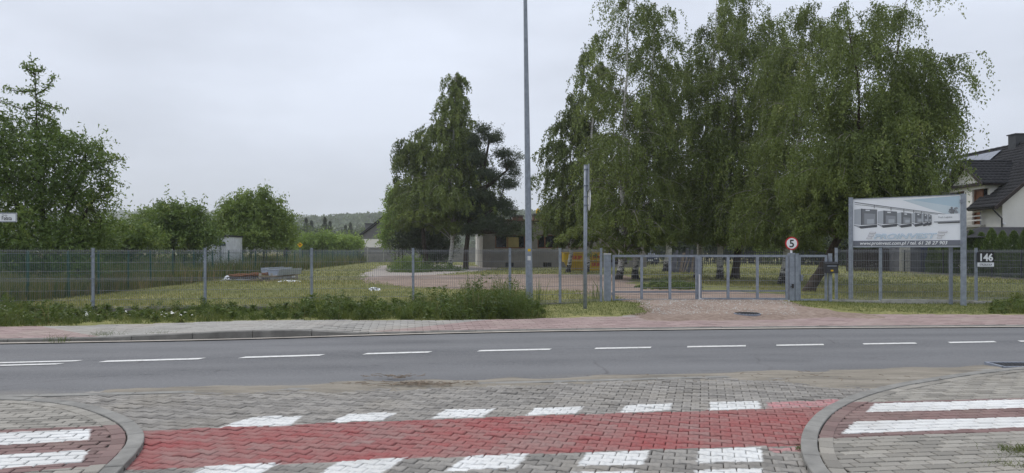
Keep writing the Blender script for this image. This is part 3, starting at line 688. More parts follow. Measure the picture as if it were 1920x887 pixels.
# letter box on its own post
lp = thing('letter_box_post', 'slim grey post under the letter box beside the wicket gate', 'post', (gp(1556.5), GY, gb))
post(lp, gp(1556.5), GY, gb - .2, Z_(476, GY), .085, .08, 0, None, 'post')
lb = thing('letter_box', 'dark grey letter box with hooded flap and small yellow sticker', 'letter box', (gp(1554.5), GY - .12, Z_(512, GY)))
z0, z1 = Z_(512, GY), Z_(493.5, GY); xa, xb = gp(1542.5), gp(1566.5); xm = (xa + xb) / 2
mb = MB(); mb.box((xm, GY - .12, (z0 + z1) / 2), (xb - xa, .14, z1 - z0)); mb.build('box', M['anthracite'], lb, bevel=.006)
mb = MB(); mb.add([(xa - .012, GY - .205, z1 - .03), (xb + .012, GY - .205, z1 - .03), (xb + .012, GY - .04, z1 + .03), (xa - .012, GY - .04, z1 + .03), (xa - .012, GY - .205, z1 - .015), (xb + .012, GY - .205, z1 - .015), (xb + .012, GY - .04, z1 + .045), (xa - .012, GY - .04, z1 + .045)], [(3, 2, 1, 0), (4, 5, 6, 7), (0, 1, 5, 4), (1, 2, 6, 5), (2, 3, 7, 6), (3, 0, 4, 7)]); mb.build('hood', M['black'], lb)
MB().box((xm, GY - .193, z1 - .075), (.26, .006, .03)).build('flap', M['galv_dark'], lb)
MB().box((xm, GY - .1925, z0 + .075), (.07, .004, .045)).build('sticker', M['yellow'], lb)
# speed sign
sg = thing('speed_sign', 'round white 5 sign with red border above the gate post', 'sign', (X_(1483, GY), GY, Z_(476, GY)))
cx, cz, r_ = X_(1483, GY), Z_(456.5, GY), 12.3 * GY / F
def disc(c, r, y0, y1, mb, n=40):
    vs = [(c[0] + r * math.cos(2 * math.pi * i / n), y, c[1] + r * math.sin(2 * math.pi * i / n)) for y in (y0, y1) for i in range(n)]
    mb.add(vs, [tuple(range(n)), tuple(range(n, 2 * n))[::-1]] + [(i, (i + 1) % n, n + (i + 1) % n, n + i) for i in range(n)]); return mb
disc((cx, cz), r_, GY - .06, GY - .055, MB()).build('rim', M['red'], sg)
disc((cx, cz), r_ * .80, GY - .064, GY - .0605, MB()).build('face', M['white'], sg)
MB().box((cx, GY - .03, (Z_(476, GY) + cz) / 2 - .02), (.045, .03, cz - Z_(476, GY) + .05)).build('stem', M['white'], sg)
text('5', .30, M['black'], (cx, GY - .066, cz - .105), (1, 0, 0), (0, 0, 1), sg, 'numeral', 0, .006, 'CENTER')
# ------------------------------------------------------------------ right fence, house number, concrete base
fr = thing('mesh_fence', 'galvanised welded mesh fence on a pale concrete base right of the gate', 'fence', (gp(1568), GY, 0))
RP = [np.array([X_(1568, 20.45), 20.45]), np.array([X_(1651, 20.55), 20.55]), np.array([X_(1830, 20.75), 20.75]), np.array([X_(2012, 20.95), 20.95]), np.array([X_(2195, 21.15), 21.15])]
for i, p in enumerate(RP):
    z0 = float(H(*p)); post(fr, p[0], p[1], z0 - .3, Z_(465.5, p[1]), .07, .045, 0); clips(fr, p[0], p[1], (.4, .95, 1.5), 0)
    if i < len(RP) - 1:
        q = RP[i + 1]; wire_panel(fr, p + (.04, 0), q - (.04, 0), .16, 1.60)
        z = .09 if i < 2 else .03
        MB().beam((p[0] + (0 if i else -.15), p[1] - .01, z - .02), (q[0] - .01, q[1] - .01, z - .06), .055, .26).build('base_board', M['concrete'], fr, bevel=.006)
MB().box((RP[2][0] - .05, 20.62, .06), (.26, .12, .12), .05).build('concrete_block', M['concrete'], fr)
nz = thing('house_number', 'black and white number plate 146 hung on the mesh fence', 'sign', (X_(1849, 20.6), 20.68, Z_(500, 20.6)))
x0, x1 = X_(1833.5, 20.65), X_(1865.5, 20.65); zt, zm, zb = Z_(473, 20.65), Z_(492, 20.65), Z_(500, 20.65)
MB().box(((x0 + x1) / 2, 20.68, (zt + zm) / 2), (x1 - x0, .008, zt - zm)).build('number_plate', M['black'], nz)
MB().box(((x0 + x1) / 2, 20.68, (zm + zb) / 2 - .003), (x1 - x0 - .02, .008, zm - zb - .004)).build('street_plate', M['white'], nz)
text('146', .29, M['white'], ((x0 + x1) / 2, 20.672, zm + .045), (1, 0, 0), (0, 0, 1), nz, 'numeral', 0, .010, 'CENTER', .95)
text('STRZELECKA', .085, M['black'], ((x0 + x1) / 2, 20.672, zb + .028), (1, 0, 0), (0, 0, 1), nz, 'lettering', 0, .001, 'CENTER', .72)
# ------------------------------------------------------------------ billboard
def Mf(name, c): return plain(name, c, .45, .35, .03, 1)
bx0, by0, bx1, by1 = X_(1599, 21.7), 21.7, X_(1802, 19.95), 19.95
bb = thing('billboard', 'white advertising billboard with loading dock photograph on two steel posts', 'billboard', (bx0, by0, 0))
Br = np.array([bx1 - bx0, by1 - by0, 0]); BW = np.linalg.norm(Br); Br /= BW; Bn = np.array([Br[1], -Br[0], 0]); zB0, zB1 = Z_(462.5, 20.8), 3.13; BH = zB1 - zB0
def bp(u, v, off=0.0): return np.array([bx0, by0, zB0]) + Br * u * BW + np.array([0, 0, 1]) * v * BH + Bn * off
mb = MB(); a = bp(0, 0); b = bp(1, 1)
vs = [bp(u, v, o) for o in (-.04, .0) for u, v in ((0, 0), (1, 0), (1, 1), (0, 1))]
mb.add(vs, [(3, 2, 1, 0), (4, 5, 6, 7), (0, 1, 5, 4), (1, 2, 6, 5), (2, 3, 7, 6), (3, 0, 4, 7)]); mb.build('panel', Mf('poster_white', (.80, .82, .85)), bb)
def bframe(u0, v0, u1, v1):
    vs = [bp(u, v, o) for o in (-.05, .012) for u, v in ((u0, v0), (u1, v0), (u1, v1), (u0, v1))]
    MB().add(vs, [(3, 2, 1, 0), (4, 5, 6, 7), (0, 1, 5, 4), (1, 2, 6, 5), (2, 3, 7, 6), (3, 0, 4, 7)]).build('frame_strip', M['galv'], bb)
bframe(-.008, -.015, 1.008, 0); bframe(-.008, 1, 1.008, 1.015); bframe(-.008, 0, 0, 1); bframe(1, 0, 1.008, 1)
lay_ = [.0012]
def bpoly(name, mat, *pts):
    "flat print on the poster; u,v fractions; each layer 0.3 mm proud of the last"
    lay_[0] += .0002; mb = MB(); mb.add([bp(u, v, lay_[0]) for u, v in pts], [tuple(range(len(pts)))]); return mb.build(name, mat, bb)
gA, gB, gC, gD = Mf('print_dark', (.09, .095, .105)), Mf('print_mid', (.17, .18, .195)), Mf('print_light', (.27, .285, .31)), Mf('print_pale', (.40, .425, .46))
gS = Mf('print_sky', (.42, .54, .62)); gS2 = Mf('print_pale_sky', (.54, .62, .67)); gBlue = Mf('print_blue', (.30, .48, .64)); gBar = Mf('print_band', (.16, .17, .20))
bpoly('sky_print', gS2, (.48, .945), (.99, .985), (.99, .62), (.87, .64)); bpoly('sky_print', gS, (.55, .95), (.99, .985), (.99, .76))
def dock(u, w_, vb, vt):
    d = w_ * .30
    bpoly('dock_print', gD, (u, vb + .02), (u + d, vb), (u + d, vt), (u + .0, vt - .015)); bpoly('dock_print', gB, (u + d, vb), (u + w_, vb + .01), (u + w_, vt - .03), (u + d, vt))
    bpoly('dock_print', gC, (u + d + w_ * .14, vb + .015), (u + w_ * .92, vb + .02), (u + w_ * .92, vt - .12), (u + d + w_ * .14, vt - .10))
    bpoly('dock_print', gD, (u + d + w_ * .26, vb + .02), (u + w_ * .86, vb + .02), (u + w_ * .86, vb + (vt - vb) * .35), (u + d + w_ * .26, vb + (vt - vb) * .35))
    bpoly('dock_print', gA, (u + d, vb), (u + d + w_ * .05, vb), (u + d + w_ * .05, vt), (u + d, vt))
    bpoly('dock_print', gA, (u, vb - .01), (u + d, vb - .075), (u + w_, vb - .05), (u + w_, vb + .005), (u + d, vb - .02), (u, vb + .005))
    bpoly('dock_print', gD, (u + .01, vb - .025), (u + d * .8, vb - .05), (u + d * .8, vb - .025), (u + .01, vb))
    bpoly('dock_print', Mf('print_white', (.68, .7, .73)), (u + w_ * .5, vt - .05), (u + w_ * .68, vt - .055), (u + w_ * .68, vt - .03), (u + w_ * .5, vt - .025))
dock(.015, .225, .455, .80); dock(.245, .185, .465, .745); dock(.43, .135, .46, .70); dock(.57, .095, .475, .685); dock(.655, .06, .48, .665); dock(.705, .04, .49, .65)
bpoly('canopy_line_print', gB, (.02, .945), (.25, .86), (.88, .635), (.88, .625), (.25, .845), (.02, .93)); bpoly('canopy_line_print', gB, (.02, .90), (.25, .83), (.80, .64), (.80, .632), (.25, .82), (.02, .892))
for u, va, vb in ((.21, .875, .80), (.37, .81, .74), (.49, .765, .70), (.58, .73, .68), (.65, .705, .66)): bpoly('bracket_print', gB, (u, vb), (u + .006, vb), (u + .006, va), (u, va))
bpoly('trailer_print', Mf('print_white_trailer', (.76, .78, .81)), (.765, .475), (.99, .50), (.99, .645), (.765, .63)); bpoly('trailer_print', gC, (.765, .478), (.99, .488), (.99, .51), (.765, .498)); bpoly('trailer_print', gA, (.80, .455), (.99, .462), (.99, .484), (.80, .474))
text('Fresh Logistics', .062, gC, bp(.805, .565, .026), Br, (0, 0, 1), bb, 'lettering', 0, .0008, 'LEFT', .92)
rs = random.Random(4)
for k in range(16):
    u, v = .935 + rs.uniform(-.03, .03), .70 + rs.uniform(-.035, .055); bpoly('tree_print', gB if k % 2 else gC, *[(u + .014 * math.cos(a) * rs.uniform(.6, 1.2), v + .026 * math.sin(a) * rs.uniform(.6, 1.2)) for a in np.linspace(0, 6.28, 8)[:-1]])
bpoly('tree_print', gB, (.932, .64), (.938, .64), (.938, .70), (.932, .70))
bpoly('band_print', gBar, (.006, .015), (.994, .015), (.994, .125), (.006, .125))
text('www.proinvest.com.pl / tel. 61 28 27 903', .135, M['white'], bp(.07, .042, .026), Br, (0, 0, 1), bb, 'lettering', .25, .0026, 'LEFT', 1.0)
# outlined logo word: blue letters with a smaller white inside
text('PROINVEST', .205, gBlue, bp(.205, .165, .026), Br, (0, 0, 1), bb, 'lettering', .28, .0040, 'LEFT', 1.50)
text('PROINVEST', .205, Mf('poster_white_fill', (.74, .79, .84)), bp(.205, .165, .0272), Br, (0, 0, 1), bb, 'lettering', .28, -.0028, 'LEFT', 1.50)
gOut = Mf('print_outline', (.40, .37, .39)); gIn = Mf('print_outline_fill', (.77, .79, .82))
for u0 in (.135, .79):
    for k in range(3):
        v = .165 + k * .055; u = u0 + k * .014; w_ = (.05, .055, .06)[k]
        if u0 > .5: w_ = (.042, .06, .078)[k]; u = u0 + k * .006
        bpoly('logo_bar_print', gOut, (u, v), (u + w_, v), (u + w_ + .006, v + .032), (u + .006, v + .032)); bpoly('logo_bar_print', gIn, (u + .004, v + .006), (u + w_ - .003, v + .006), (u + w_ + .002, v + .026), (u + .008, v + .026))
for px, d, zt, wd in ((1595.5, 21.72, Z_(371, 21.7), .11), (1806.5, 19.93, Z_(364.5, 19.93), .135)):
    x = X_(px, d); post(bb, x, d, -.2, zt, wd, .10, math.atan2(Br[1], Br[0]), None, 'post')
x, y = bp(.90, 0, -.25)[:2]; post(bb, x, y, -.2, 2.9, .075, .075, 0, M['galv_dark'], 'back_post')
mb = MB()
for v in (.1, .5, .9): mb.beam(bp(.0, v, -.07), bp(1, v, -.07), .05, .05)
mb.build('back_rail', M['galv_dark'], bb)
mb = MB()
for v in (.07, .88): mb.box(bp(1.005, v, .02), (.07, .05, .09))
mb.build('bracket', M['galv_dark'], bb)
# ------------------------------------------------------------------ lamp post and pole with edge-on plates
LD = 18.1; lx0, lx1 = X_(993, LD), X_(985, LD); ztop = 9.2; slope_ = (lx1 - lx0) / (Z_(0, LD) - .1)
lamp = thing('street_lamp', 'tall tapered galvanised lamp post with yellow and white stickers', 'street lamp', (lx0, LD, 0))
zs = np.linspace(-.2, ztop, 12); MB().tube([(lx0 + slope_ * z, LD, z) for z in zs], np.linspace(.094, .040, 12), 12).build('pole', M['galv'], lamp, smooth=True)
MB().tube([(lx0 + slope_ * .6, LD, -.2), (lx0 + slope_ * .6, LD, .06)], [.135, .125], 12).build('base', M['concrete'], lamp)
MB().tube([(lx0 + slope_ * ztop, LD, ztop - .1), (lx0 + slope_ * ztop, LD - .3, ztop + .35), (lx0 + slope_ * ztop, LD - 1.2, ztop + .5)], [.035, .03, .03], 8).build('arm', M['galv'], lamp)
MB().box((lx0 + slope_ * ztop, LD - 1.5, ztop + .5), (.26, .65, .1)).build('lamp_head', M['galv_dark'], lamp, bevel=.03)
def wrap(z0, z1, a0, a1, mat, name):
    mb = MB(); n = 6; vs = []
    for z in (z0, z1):
        r = .094 + (.040 - .094) * (z + .2) / (ztop + .2) + .0035
        for i in range(n):
            a = a0 + (a1 - a0) * i / (n - 1); vs.append((lx0 + slope_ * z + r * math.sin(a), LD - r * math.cos(a), z))
    mb.add(vs, [(i, i + 1, n + i + 1, n + i) for i in range(n - 1)]); mb.build(name, mat, lamp)
wrap(Z_(471.5, LD), Z_(466.5, LD), -.3, .6, M['yellow'], 'yellow_sticker'); wrap(Z_(488, LD), Z_(480, LD), -.4, .55, M['lamp_cap'], 'white_sticker')
MB().box((lx0 + .002, LD - .088, .62), (.09, .02, .34)).build('service_door', M['galv_dark'], lamp)
sx = X_(1096.8, LD); st = thing('sign_pole', 'slim steel pole with two sign plates seen edge-on', 'sign post', (sx, LD, 0)); stp = Z_(310, LD)
MB().tube([(sx, LD, -.2), (sx + .02, LD, stp)], .047, 12).build('pole', M['galv'], st, smooth=True)
MB().tube([(sx + .02, LD, stp), (sx + .02, LD, stp + .015)], .05, 12).build('cap', M['galv_dark'], st)
z1, z0 = Z_(309, LD), Z_(357, LD); px_ = sx + .085
MB().box((px_, LD, (z0 + z1) / 2), (.012, .6, z1 - z0), R(-3)).build('square_plate', M['galv'], st, bevel=.004)
MB().box((px_ + .009, LD + .001, (z0 + z1) / 2), (.004, .58, z1 - z0 - .03), R(-3)).build('plate_face', M['lamp_cap'], st)
zc = Z_(376, LD); n = 24; vs = [(px_ + o + .02, LD + .3 * math.cos(2 * math.pi * i / n), zc + .26 * math.sin(2 * math.pi * i / n)) for o in (0, .012) for i in range(n)]
MB().add(vs, [tuple(range(n))[::-1], tuple(range(n, 2 * n))] + [(i, (i + 1) % n, n + (i + 1) % n, n + i) for i in range(n)]).build('round_plate', M['lamp_cap'], st)
for z in (z1 - .12, z0 + .12, zc + .1, zc - .12):
    mb = MB(); mb.tube([(sx + .015, LD, z - .015), (sx + .015, LD, z + .015)], .054, 10); mb.box((sx + .06, LD, z), (.06, .05, .03)); mb.build('clamp', M['galv_dark'], st)
# ------------------------------------------------------------------ street name plate at the left edge
D = 18.0; sn = thing('street_sign', 'white street name plate lettered ul. Fałata near the cherry tree', 'street sign', (X_(-30, D), D, 0))
x1 = X_(31.5, D); x0 = x1 - .92; z0, z1 = Z_(416.5, D), Z_(399, D)
MB().box(((x0 + x1) / 2, D, (z0 + z1) / 2), (x1 - x0, .02, z1 - z0)).build('plate', M['white'], sn)
mb = MB(); 
for z in (z0 + .012, z1 - .012): mb.box(((x0 + x1) / 2, D - .012, z), (x1 - x0, .006, .018))
for x in (x0 + .009, x1 - .009): mb.box((x, D - .012, (z0 + z1) / 2), (.018, .006, z1 - z0 - .044))
mb.build('border', M['galv_dark'], sn)
text('ul. Fałata', .145, M['black'], (x1 - .115, D - .013, z0 + .05), (1, 0, 0), (0, 0, 1), sn, 'lettering', 0, .001, 'RIGHT', .78)
text('Mosina', .05, M['black'], (x1 - .23, D - .013, z1 - .075), (1, 0, 0), (0, 0, 1), sn, 'lettering', 0, 0, 'RIGHT', .9)
MB().tube([(x0 - .02, D + .03, -.2), (x0 - .02, D + .03, z1 + .05)], .03, 10).build('pole', M['galv'], sn, smooth=True)
# ------------------------------------------------------------------ green chain link fence down the left side
gf = thing('chain_link_fence', 'dark green post and chain-link fence running back along the field', 'fence', (-14.2, 21.3, 0))
gpts = [(-14.0, 18.6), (-14.3, 21.2), (-14.33, 23.2), (-14.45, 25.1), (-14.65, 27.4), (-15.0, 29.8), (-15.2, 32.2)]
while gpts[-1][1] < 88: gpts.append((gpts[-1][0] - .135, gpts[-1][1] + 2.45))
for i, (x, y) in enumerate(gpts):
    ln = random.uniform(-.03, .03); MB().tube([(x, y, -.2), (x + ln, y, 1.58)], .036, 8).build('fence_post', M['green_paint'], gf)
    if i < len(gpts) - 1:
        x2, y2 = gpts[i + 1]; mb = MB(); Ln = math.hypot(x2 - x, y2 - y); tx, ty = (x2 - x) / Ln, (y2 - y) / Ln
        stp_ = .085 if i < 8 else .16; hh = 1.45
        for sgn in (1, -1):
            k = -hh
            while k < Ln:
                s0, s1 = k, k + hh; za, zb = .06, 1.51
                if s0 < 0: za = .06 - s0; s0 = 0
                if s1 > Ln: zb = 1.51 - (s1 - Ln); s1 = Ln
                if s1 > s0 + .02:
                    if sgn < 0: s0, s1 = Ln - s0, Ln - s1
                    mb.tube([(x + tx * s0, y + ty * s0, za), (x + tx * s1, y + ty * s1, zb)], .003 if i < 8 else .0045, 3, cap=False)
                k += stp_
        for z in (.08, .8, 1.5): mb.tube([(x, y, z), (x2, y2, z)], .004, 4)
        mb.build('chain_link', M['green_paint'], gf)
# ------------------------------------------------------------------ precast concrete fence at the back
cf = thing('concrete_fence', 'grey precast concrete panel fence closing the back of the yard', 'fence', (X_(632, 92), 92, 0))
cxs = [X_(629 + 30.2 * i, 92) for i in range(10)]
for i, x in enumerate(cxs):
    MB().box((x, 91.97, 1.0), (.16, .16, 2.05)).build('fence_post', M['concrete'], cf)
    if i < len(cxs) - 1:
        for k in range(4): MB().box(((x + cxs[i + 1]) / 2, 92 + random.uniform(-.008, .008), .25 + k * .49), (cxs[i + 1] - x - .17, .05, .475)).build('concrete_board', M['precast'], cf)
# ------------------------------------------------------------------ flat roofed house in the yard
def local(o, ang):
    ca, sa = math.cos(ang), math.sin(ang); return lambda u, v, z=0: (o[0] + u * ca - v * sa, o[1] + u * sa + v * ca, z)
BA = R(5.5); BO = (-2.57, 63.0); bl = local(BO, BA)
fh = thing('flat_roof_house', 'grey single storey house with flat roof and brown windows behind birches', 'house', (*BO, 0))
def lbox(u0, v0, z0, u1, v1, z1, name, mat, parent, bevel=0):
    c = bl((u0 + u1) / 2, (v0 + v1) / 2, (z0 + z1) / 2); return MB().box(c, (abs(u1 - u0), abs(v1 - v0), z1 - z0), BA).build(name, mat, parent, bevel=bevel)
def wall_with_holes(u0, u1, z0, z1, holes, v0, v1, name, mat, parent):
    us = sorted({u0, u1, *[h[0] for h in holes], *[h[2] for h in holes]}); zs_ = sorted({z0, z1, *[h[1] for h in holes], *[h[3] for h in holes]}); mb = MB()
    for a, b in zip(us[:-1], us[1:]):
        run = None
        for c, d in zip(zs_[:-1], zs_[1:]):
            um, zm_ = (a + b) / 2, (c + d) / 2
            if any(h[0] < um < h[2] and h[1] < zm_ < h[3] for h in holes): continue
            mb.box(bl((a + b) / 2, (v0 + v1) / 2, (c + d) / 2), (b - a, v1 - v0, d - c), BA)
    return mb.build(name, mat, parent)
wins = [(1.1, 1.75, 3.75, 2.95), (4.85, 1.75, 6.7, 2.95), (7.6, 1.75, 9.4, 2.95)]
base_w = [(2.0, .12, 2.75, .5), (5.35, .12, 6.1, .5)]
front = wall_with_holes(0, 11, -.2, 4.1, wins + base_w, 0, .3, 'wall', M['grey_render'], fh)
lbox(.0, .303, -.2, .3, 14, 4.1, 'wall', M['lit_side_render'], fh); lbox(10.7, .303, -.2, 11, 14, 4.1, 'wall', M['grey_render'], fh); lbox(.303, 13.7, -.2, 10.697, 14, 4.1, 'wall', M['grey_render'], fh)
lbox(-.25, -.25, 4.103, 11.2, 14.2, 4.26, 'roof', M['dark_wood'], fh); lbox(-.28, -.28, 4.18, 11.23, -.255, 4.29, 'roof_edge', M['old_brick'], fh)
for i, (a, zb, b, zt) in enumerate(wins):
    wf = MB(); zc_ = (zb + zt) / 2
    for u in (a + .04, b - .04, a + (b - a) * (.36 if i == 1 else .42)): wf.box(bl(u, .13, zc_), (.08, .07, zt - zb), BA)
    for z in (zb + .04, zt - .04): wf.box(bl((a + b) / 2, .131, z), (b - a - .165, .066, .08), BA)
    o = wf.build('window', M['brown_wood'], fh)
    MB().box(bl((a + b) / 2, .17, zc_), (b - a - .1, .01, zt - zb - .1), BA).build('pane', M['dark_glass'], o)
    MB().box(bl((a + b) / 2, -.06, zb - .04), (b - a + .2, .14, .05), BA).build('sill', M['concrete'], o)
    if i == 0: MB().box(bl(2.65, .15, zc_ - .05), (1.1, .02, zt - zb - .3), BA).build('blind', plain('yellow_blind', (.27, .22, .09), .8, .1, .1, 2), o)
for a, zb, b, zt in base_w:
    o = MB().box(bl((a + b) / 2, .2, (zb + zt) / 2), (b - a, .02, zt - zb), BA).build('basement_window', M['dark_glass'], fh)
    mb = MB(); [mb.box(bl(a + .08 + k * .1, .06, (zb + zt) / 2), (.02, .02, zt - zb), BA) for k in range(7)]; mb.build('grille', M['black'], o)
lbox(-.05, -.06, -.1, 11.05, -.003, .06, 'plinth', M['kerbstone_dark'], fh); lbox(0, -.05, 1.55, 11, -.002, 1.66, 'string_course', M['concrete'], fh)
for v in (2.0, 5.0): lbox(-.03, v, 1.2, -.002, v + .9, 3.3, 'side_window', M['dark_glass'], fh)
for v in (1.0, 3.9, 7.5): lbox(-.12, v, -.1, -.002, v + .35, 4.08, 'pilaster', M['white_wall'], fh)
for u0, u1, h in ((3.0, 3.9, .45), (4.9, 6.6, .6)):
    c_ = lbox(u0, 3, 4.263, u1, 4.2, 4.263 + h, 'chimney', M['old_brick'], fh); lbox(u0 - .08, 2.92, 4.266 + h, u1 + .08, 4.28, 4.40 + h, 'chimney_cap', M['kerbstone_dark'], c_)
c = bl(5.35, 3.5, 0); MB().tube([(c[0], c[1], 5.0), (c[0], c[1], 5.3), (c[0], c[1], 5.5)], [.2, .2, .08], 10).build('vent', M['yellow'], fh)
# entrance wing with a dark doorway
wall_with_holes(11.003, 15, -.2, 3.45, [(11.5, .3, 13.2, 2.75)], 1.0, 1.3, 'wing_wall', M['grey_render'], fh)
lbox(11.003, 1.303, -.2, 15, 1.6, .2, 'wing_floor', M['concrete'], fh); lbox(10.9, .8, 3.453, 15.2, 9, 3.6, 'wing_roof', M['dark_wood'], fh)
lbox(14.7, 1.303, .2, 15, 9, 3.45, 'wing_wall', M['grey_render'], fh); lbox(11.6, 1.9, .2, 13.1, 1.96, 2.7, 'door', M['dark_wood'], fh)
c = bl(11.7, .8, 3.2); MB().box(c, (.18, .2, .3), BA).build('porch_lamp', M['lamp_cap'], fh)
# ------------------------------------------------------------------ far white house on the left
wh = thing('gabled_house', 'white house with grey gable and dark roof beyond the concrete fence', 'house', (-23, 130, 0))
xa, xm, xb = -27.9, -22.7, -17.5; ze, zr = 3.6, 8.2
MB().box((-22.7, 135, 1.7), (10.4, 10, 3.8)).build('wall', M['white_wall'], wh)
MB().add([(xa, 130, ze), (xb, 130, ze), (xm, 130, zr - .55), (xa, 140, ze), (xb, 140, ze), (xm, 140, zr - .55)], [(0, 1, 2), (5, 4, 3), (0, 3, 4, 1), (1, 4, 5, 2), (2, 5, 3, 0)]).build('gable', M['slate_wall'], wh)
for s in (-1, 1):
    e = np.array([xm + s * 6.0, 0, ze - .15]); t_ = np.array([xm, 0, zr]); vs = [(p[0], y, p[2] + dz) for y in (129.4, 140.5) for p in (e, t_) for dz in (-.3, .05)]
    MB().add(vs, [(0, 1, 3, 2), (4, 6, 7, 5), (0, 4, 5, 1), (2, 3, 7, 6), (1, 5, 7, 3), (0, 2, 6, 4)]).build('roof', M['roof_tile'], wh)
MB().box((-26.4, 137, 5.0), (2.6, 3, 3.0)).build('dormer', M['slate_wall'], wh); MB().box((-26.3, 137, 6.58), (3.1, 3.4, .14)).build('dormer_roof', M['roof_tile'], wh)
MB().box((-27.5, 129.97, 2.6), (.9, .04, 1.2)).build('window', M['dark_glass'], wh)
# ------------------------------------------------------------------ white house with dark tiled roof on the right
rh = thing('tiled_roof_house', 'white house with anthracite tiled roof and solar panels beside the thuja hedge', 'house', (31.6, 46.4, 0))
def tiled(name, o, eu, sv_, nu, nv, parent, tw=.30, tl=.36):
    "tiled slope: o eave corner, eu along the eave, sv up the slope (unit vectors); every course steps, every tile rolls"
    o = np.array(o, float); eu = np.array(eu, float); sv_ = np.array(sv_, float); nm = np.cross(eu, sv_); nm /= np.linalg.norm(nm)
    if nm[2] < 0: nm = -nm
    k = 5; us = np.concatenate([np.linspace(i * tw, (i + 1) * tw - .012, k) for i in range(nu)]); prof = np.tile(.035 * np.sin(np.linspace(0, math.pi, k)) ** 1.0, nu)
    V = []; Fq = []; m_ = len(us)
    for r in range(nv):
        jit = np.repeat(rng.normal(0, .004, nu), k); b = len(V) * 1
        rows = [(r * tl - .03, .050), (r * tl - .03, .018 * 0 + .0), ((r + 1) * tl, .004)]
        ra = o + us[:, None] * eu + (r * tl - .03) * sv_ + (prof + .012 + jit)[:, None] * nm
        rb = o + us[:, None] * eu + (r * tl - .03) * sv_ + (prof + .047 + jit)[:, None] * nm
        rc = o + us[:, None] * eu + ((r + 1) * tl) * sv_ + (prof + .012)[:, None] * nm
        base = r * 3 * m_; V += [ra, rb, rc]
        i = np.arange(m_ - 1)
        for q0, q1 in ((0, 1), (1, 2)): Fq.append(np.stack([base + q0 * m_ + i, base + q0 * m_ + i + 1, base + q1 * m_ + i + 1, base + q1 * m_ + i], -1))
    ob = npmesh(name, np.concatenate(V), np.concatenate(Fq), M['roof_tile'], parent); ob['kind'] = 'stuff'; return ob
ez, sl_ = 4.4, .857; zroof = lambda x: ez + sl_ * (x - 31.0)
sv1 = np.array([1, 0, sl_]); sl_len = np.linalg.norm(sv1); sv1 = sv1 / sl_len
# lower front tail (reaches furthest out) and the main slope behind it
def slab(name, pts, th, mat, parent):
    P = [np.array(p, float) for p in pts]; nm = np.cross(P[1] - P[0], P[2] - P[0]); nm /= np.linalg.norm(nm); nm = nm if nm[2] > 0 else -nm; n = len(P)
    MB().add(P + [p - nm * th for p in P], [tuple(range(n)), tuple(range(n, 2 * n))[::-1]] + [(i, (i + 1) % n, n + (i + 1) % n, n + i) for i in range(n)]).build(name, mat, parent)
slab('roof_deck', [(31.0, 46.0, ez), (31.0, 49.0, ez), (32.2, 49.0, zroof(32.2)), (32.2, 60, zroof(32.2)), (36.6, 60, zroof(36.6)), (36.6, 46.0, zroof(36.6))], .2, M['dark_wood'], rh)
slab('roof_deck', [(36.603, 46.0, zroof(36.6)), (36.603, 60, zroof(36.6)), (42.2, 60, ez), (42.2, 46.0, ez)], .2, M['roof_tile'], rh)
tiled('roof_tiles', (31.0, 46.0, ez), (0, 1, 0), sv1, 10, 21, rh); tiled('roof_tiles', (32.25, 49.0, zroof(32.25)), (0, 1, 0), sv1, 36, 16, rh)
MB().tube([(36.6, y, zroof(36.6) + .06) for y in np.arange(45.9, 60.2, .33)], [.11 if i % 2 else .09 for i in range(len(np.arange(45.9, 60.2, .33)))], 8).build('ridge', M['roof_tile'], rh)
slab('barge_board', [(30.9, 45.95, ez - .22), (36.6, 45.95, zroof(36.6) - .22), (36.6, 45.95, zroof(36.6) + .02), (30.9, 45.95, ez)], .05, M['dark_wood'], rh)
# walls
MB().add([(31.7, 46.4, -.2), (41.6, 46.4, -.2), (41.6, 46.4, zroof(31.7) - .25), (36.6, 46.4, zroof(36.6) - .3), (31.7, 46.4, zroof(31.7) - .28), (31.7, 46.7, -.2), (41.6, 46.7, -.2), (41.6, 46.7, zroof(31.7) - .25), (36.6, 46.7, zroof(36.6) - .3), (31.7, 46.7, zroof(31.7) - .28)],
         [(0, 1, 2, 3, 4), (9, 8, 7, 6, 5), (0, 5, 6, 1), (1, 6, 7, 2), (0, 4, 9, 5)]).build('gable_wall', M['white_wall'], rh)
ww = MB(); holes = [(48.55, 3.35, 49.45, 5.75), (50.3, 3.35, 51.1, 5.75)]
ys_ = sorted({46.703, 60.0, *[h[0] for h in holes], *[h[2] for h in holes]}); zz_ = [-.2, 3.35, 5.75]
for a, b in zip(ys_[:-1], ys_[1:]):
    for c_, d_ in zip(zz_[:-1], zz_[1:]):
        if any(h[0] <= (a + b) / 2 <= h[2] for h in holes) and c_ > 3: continue
        top = d_ if (48.1 < (a + b) / 2 < 51.9 or c_ < 3) else min(d_, zroof(31.9) - .3)
        if top > c_: ww.box((31.85, (a + b) / 2, (c_ + top) / 2), (.3, b - a, top - c_))
ww.build('wall', M['white_wall'], rh)
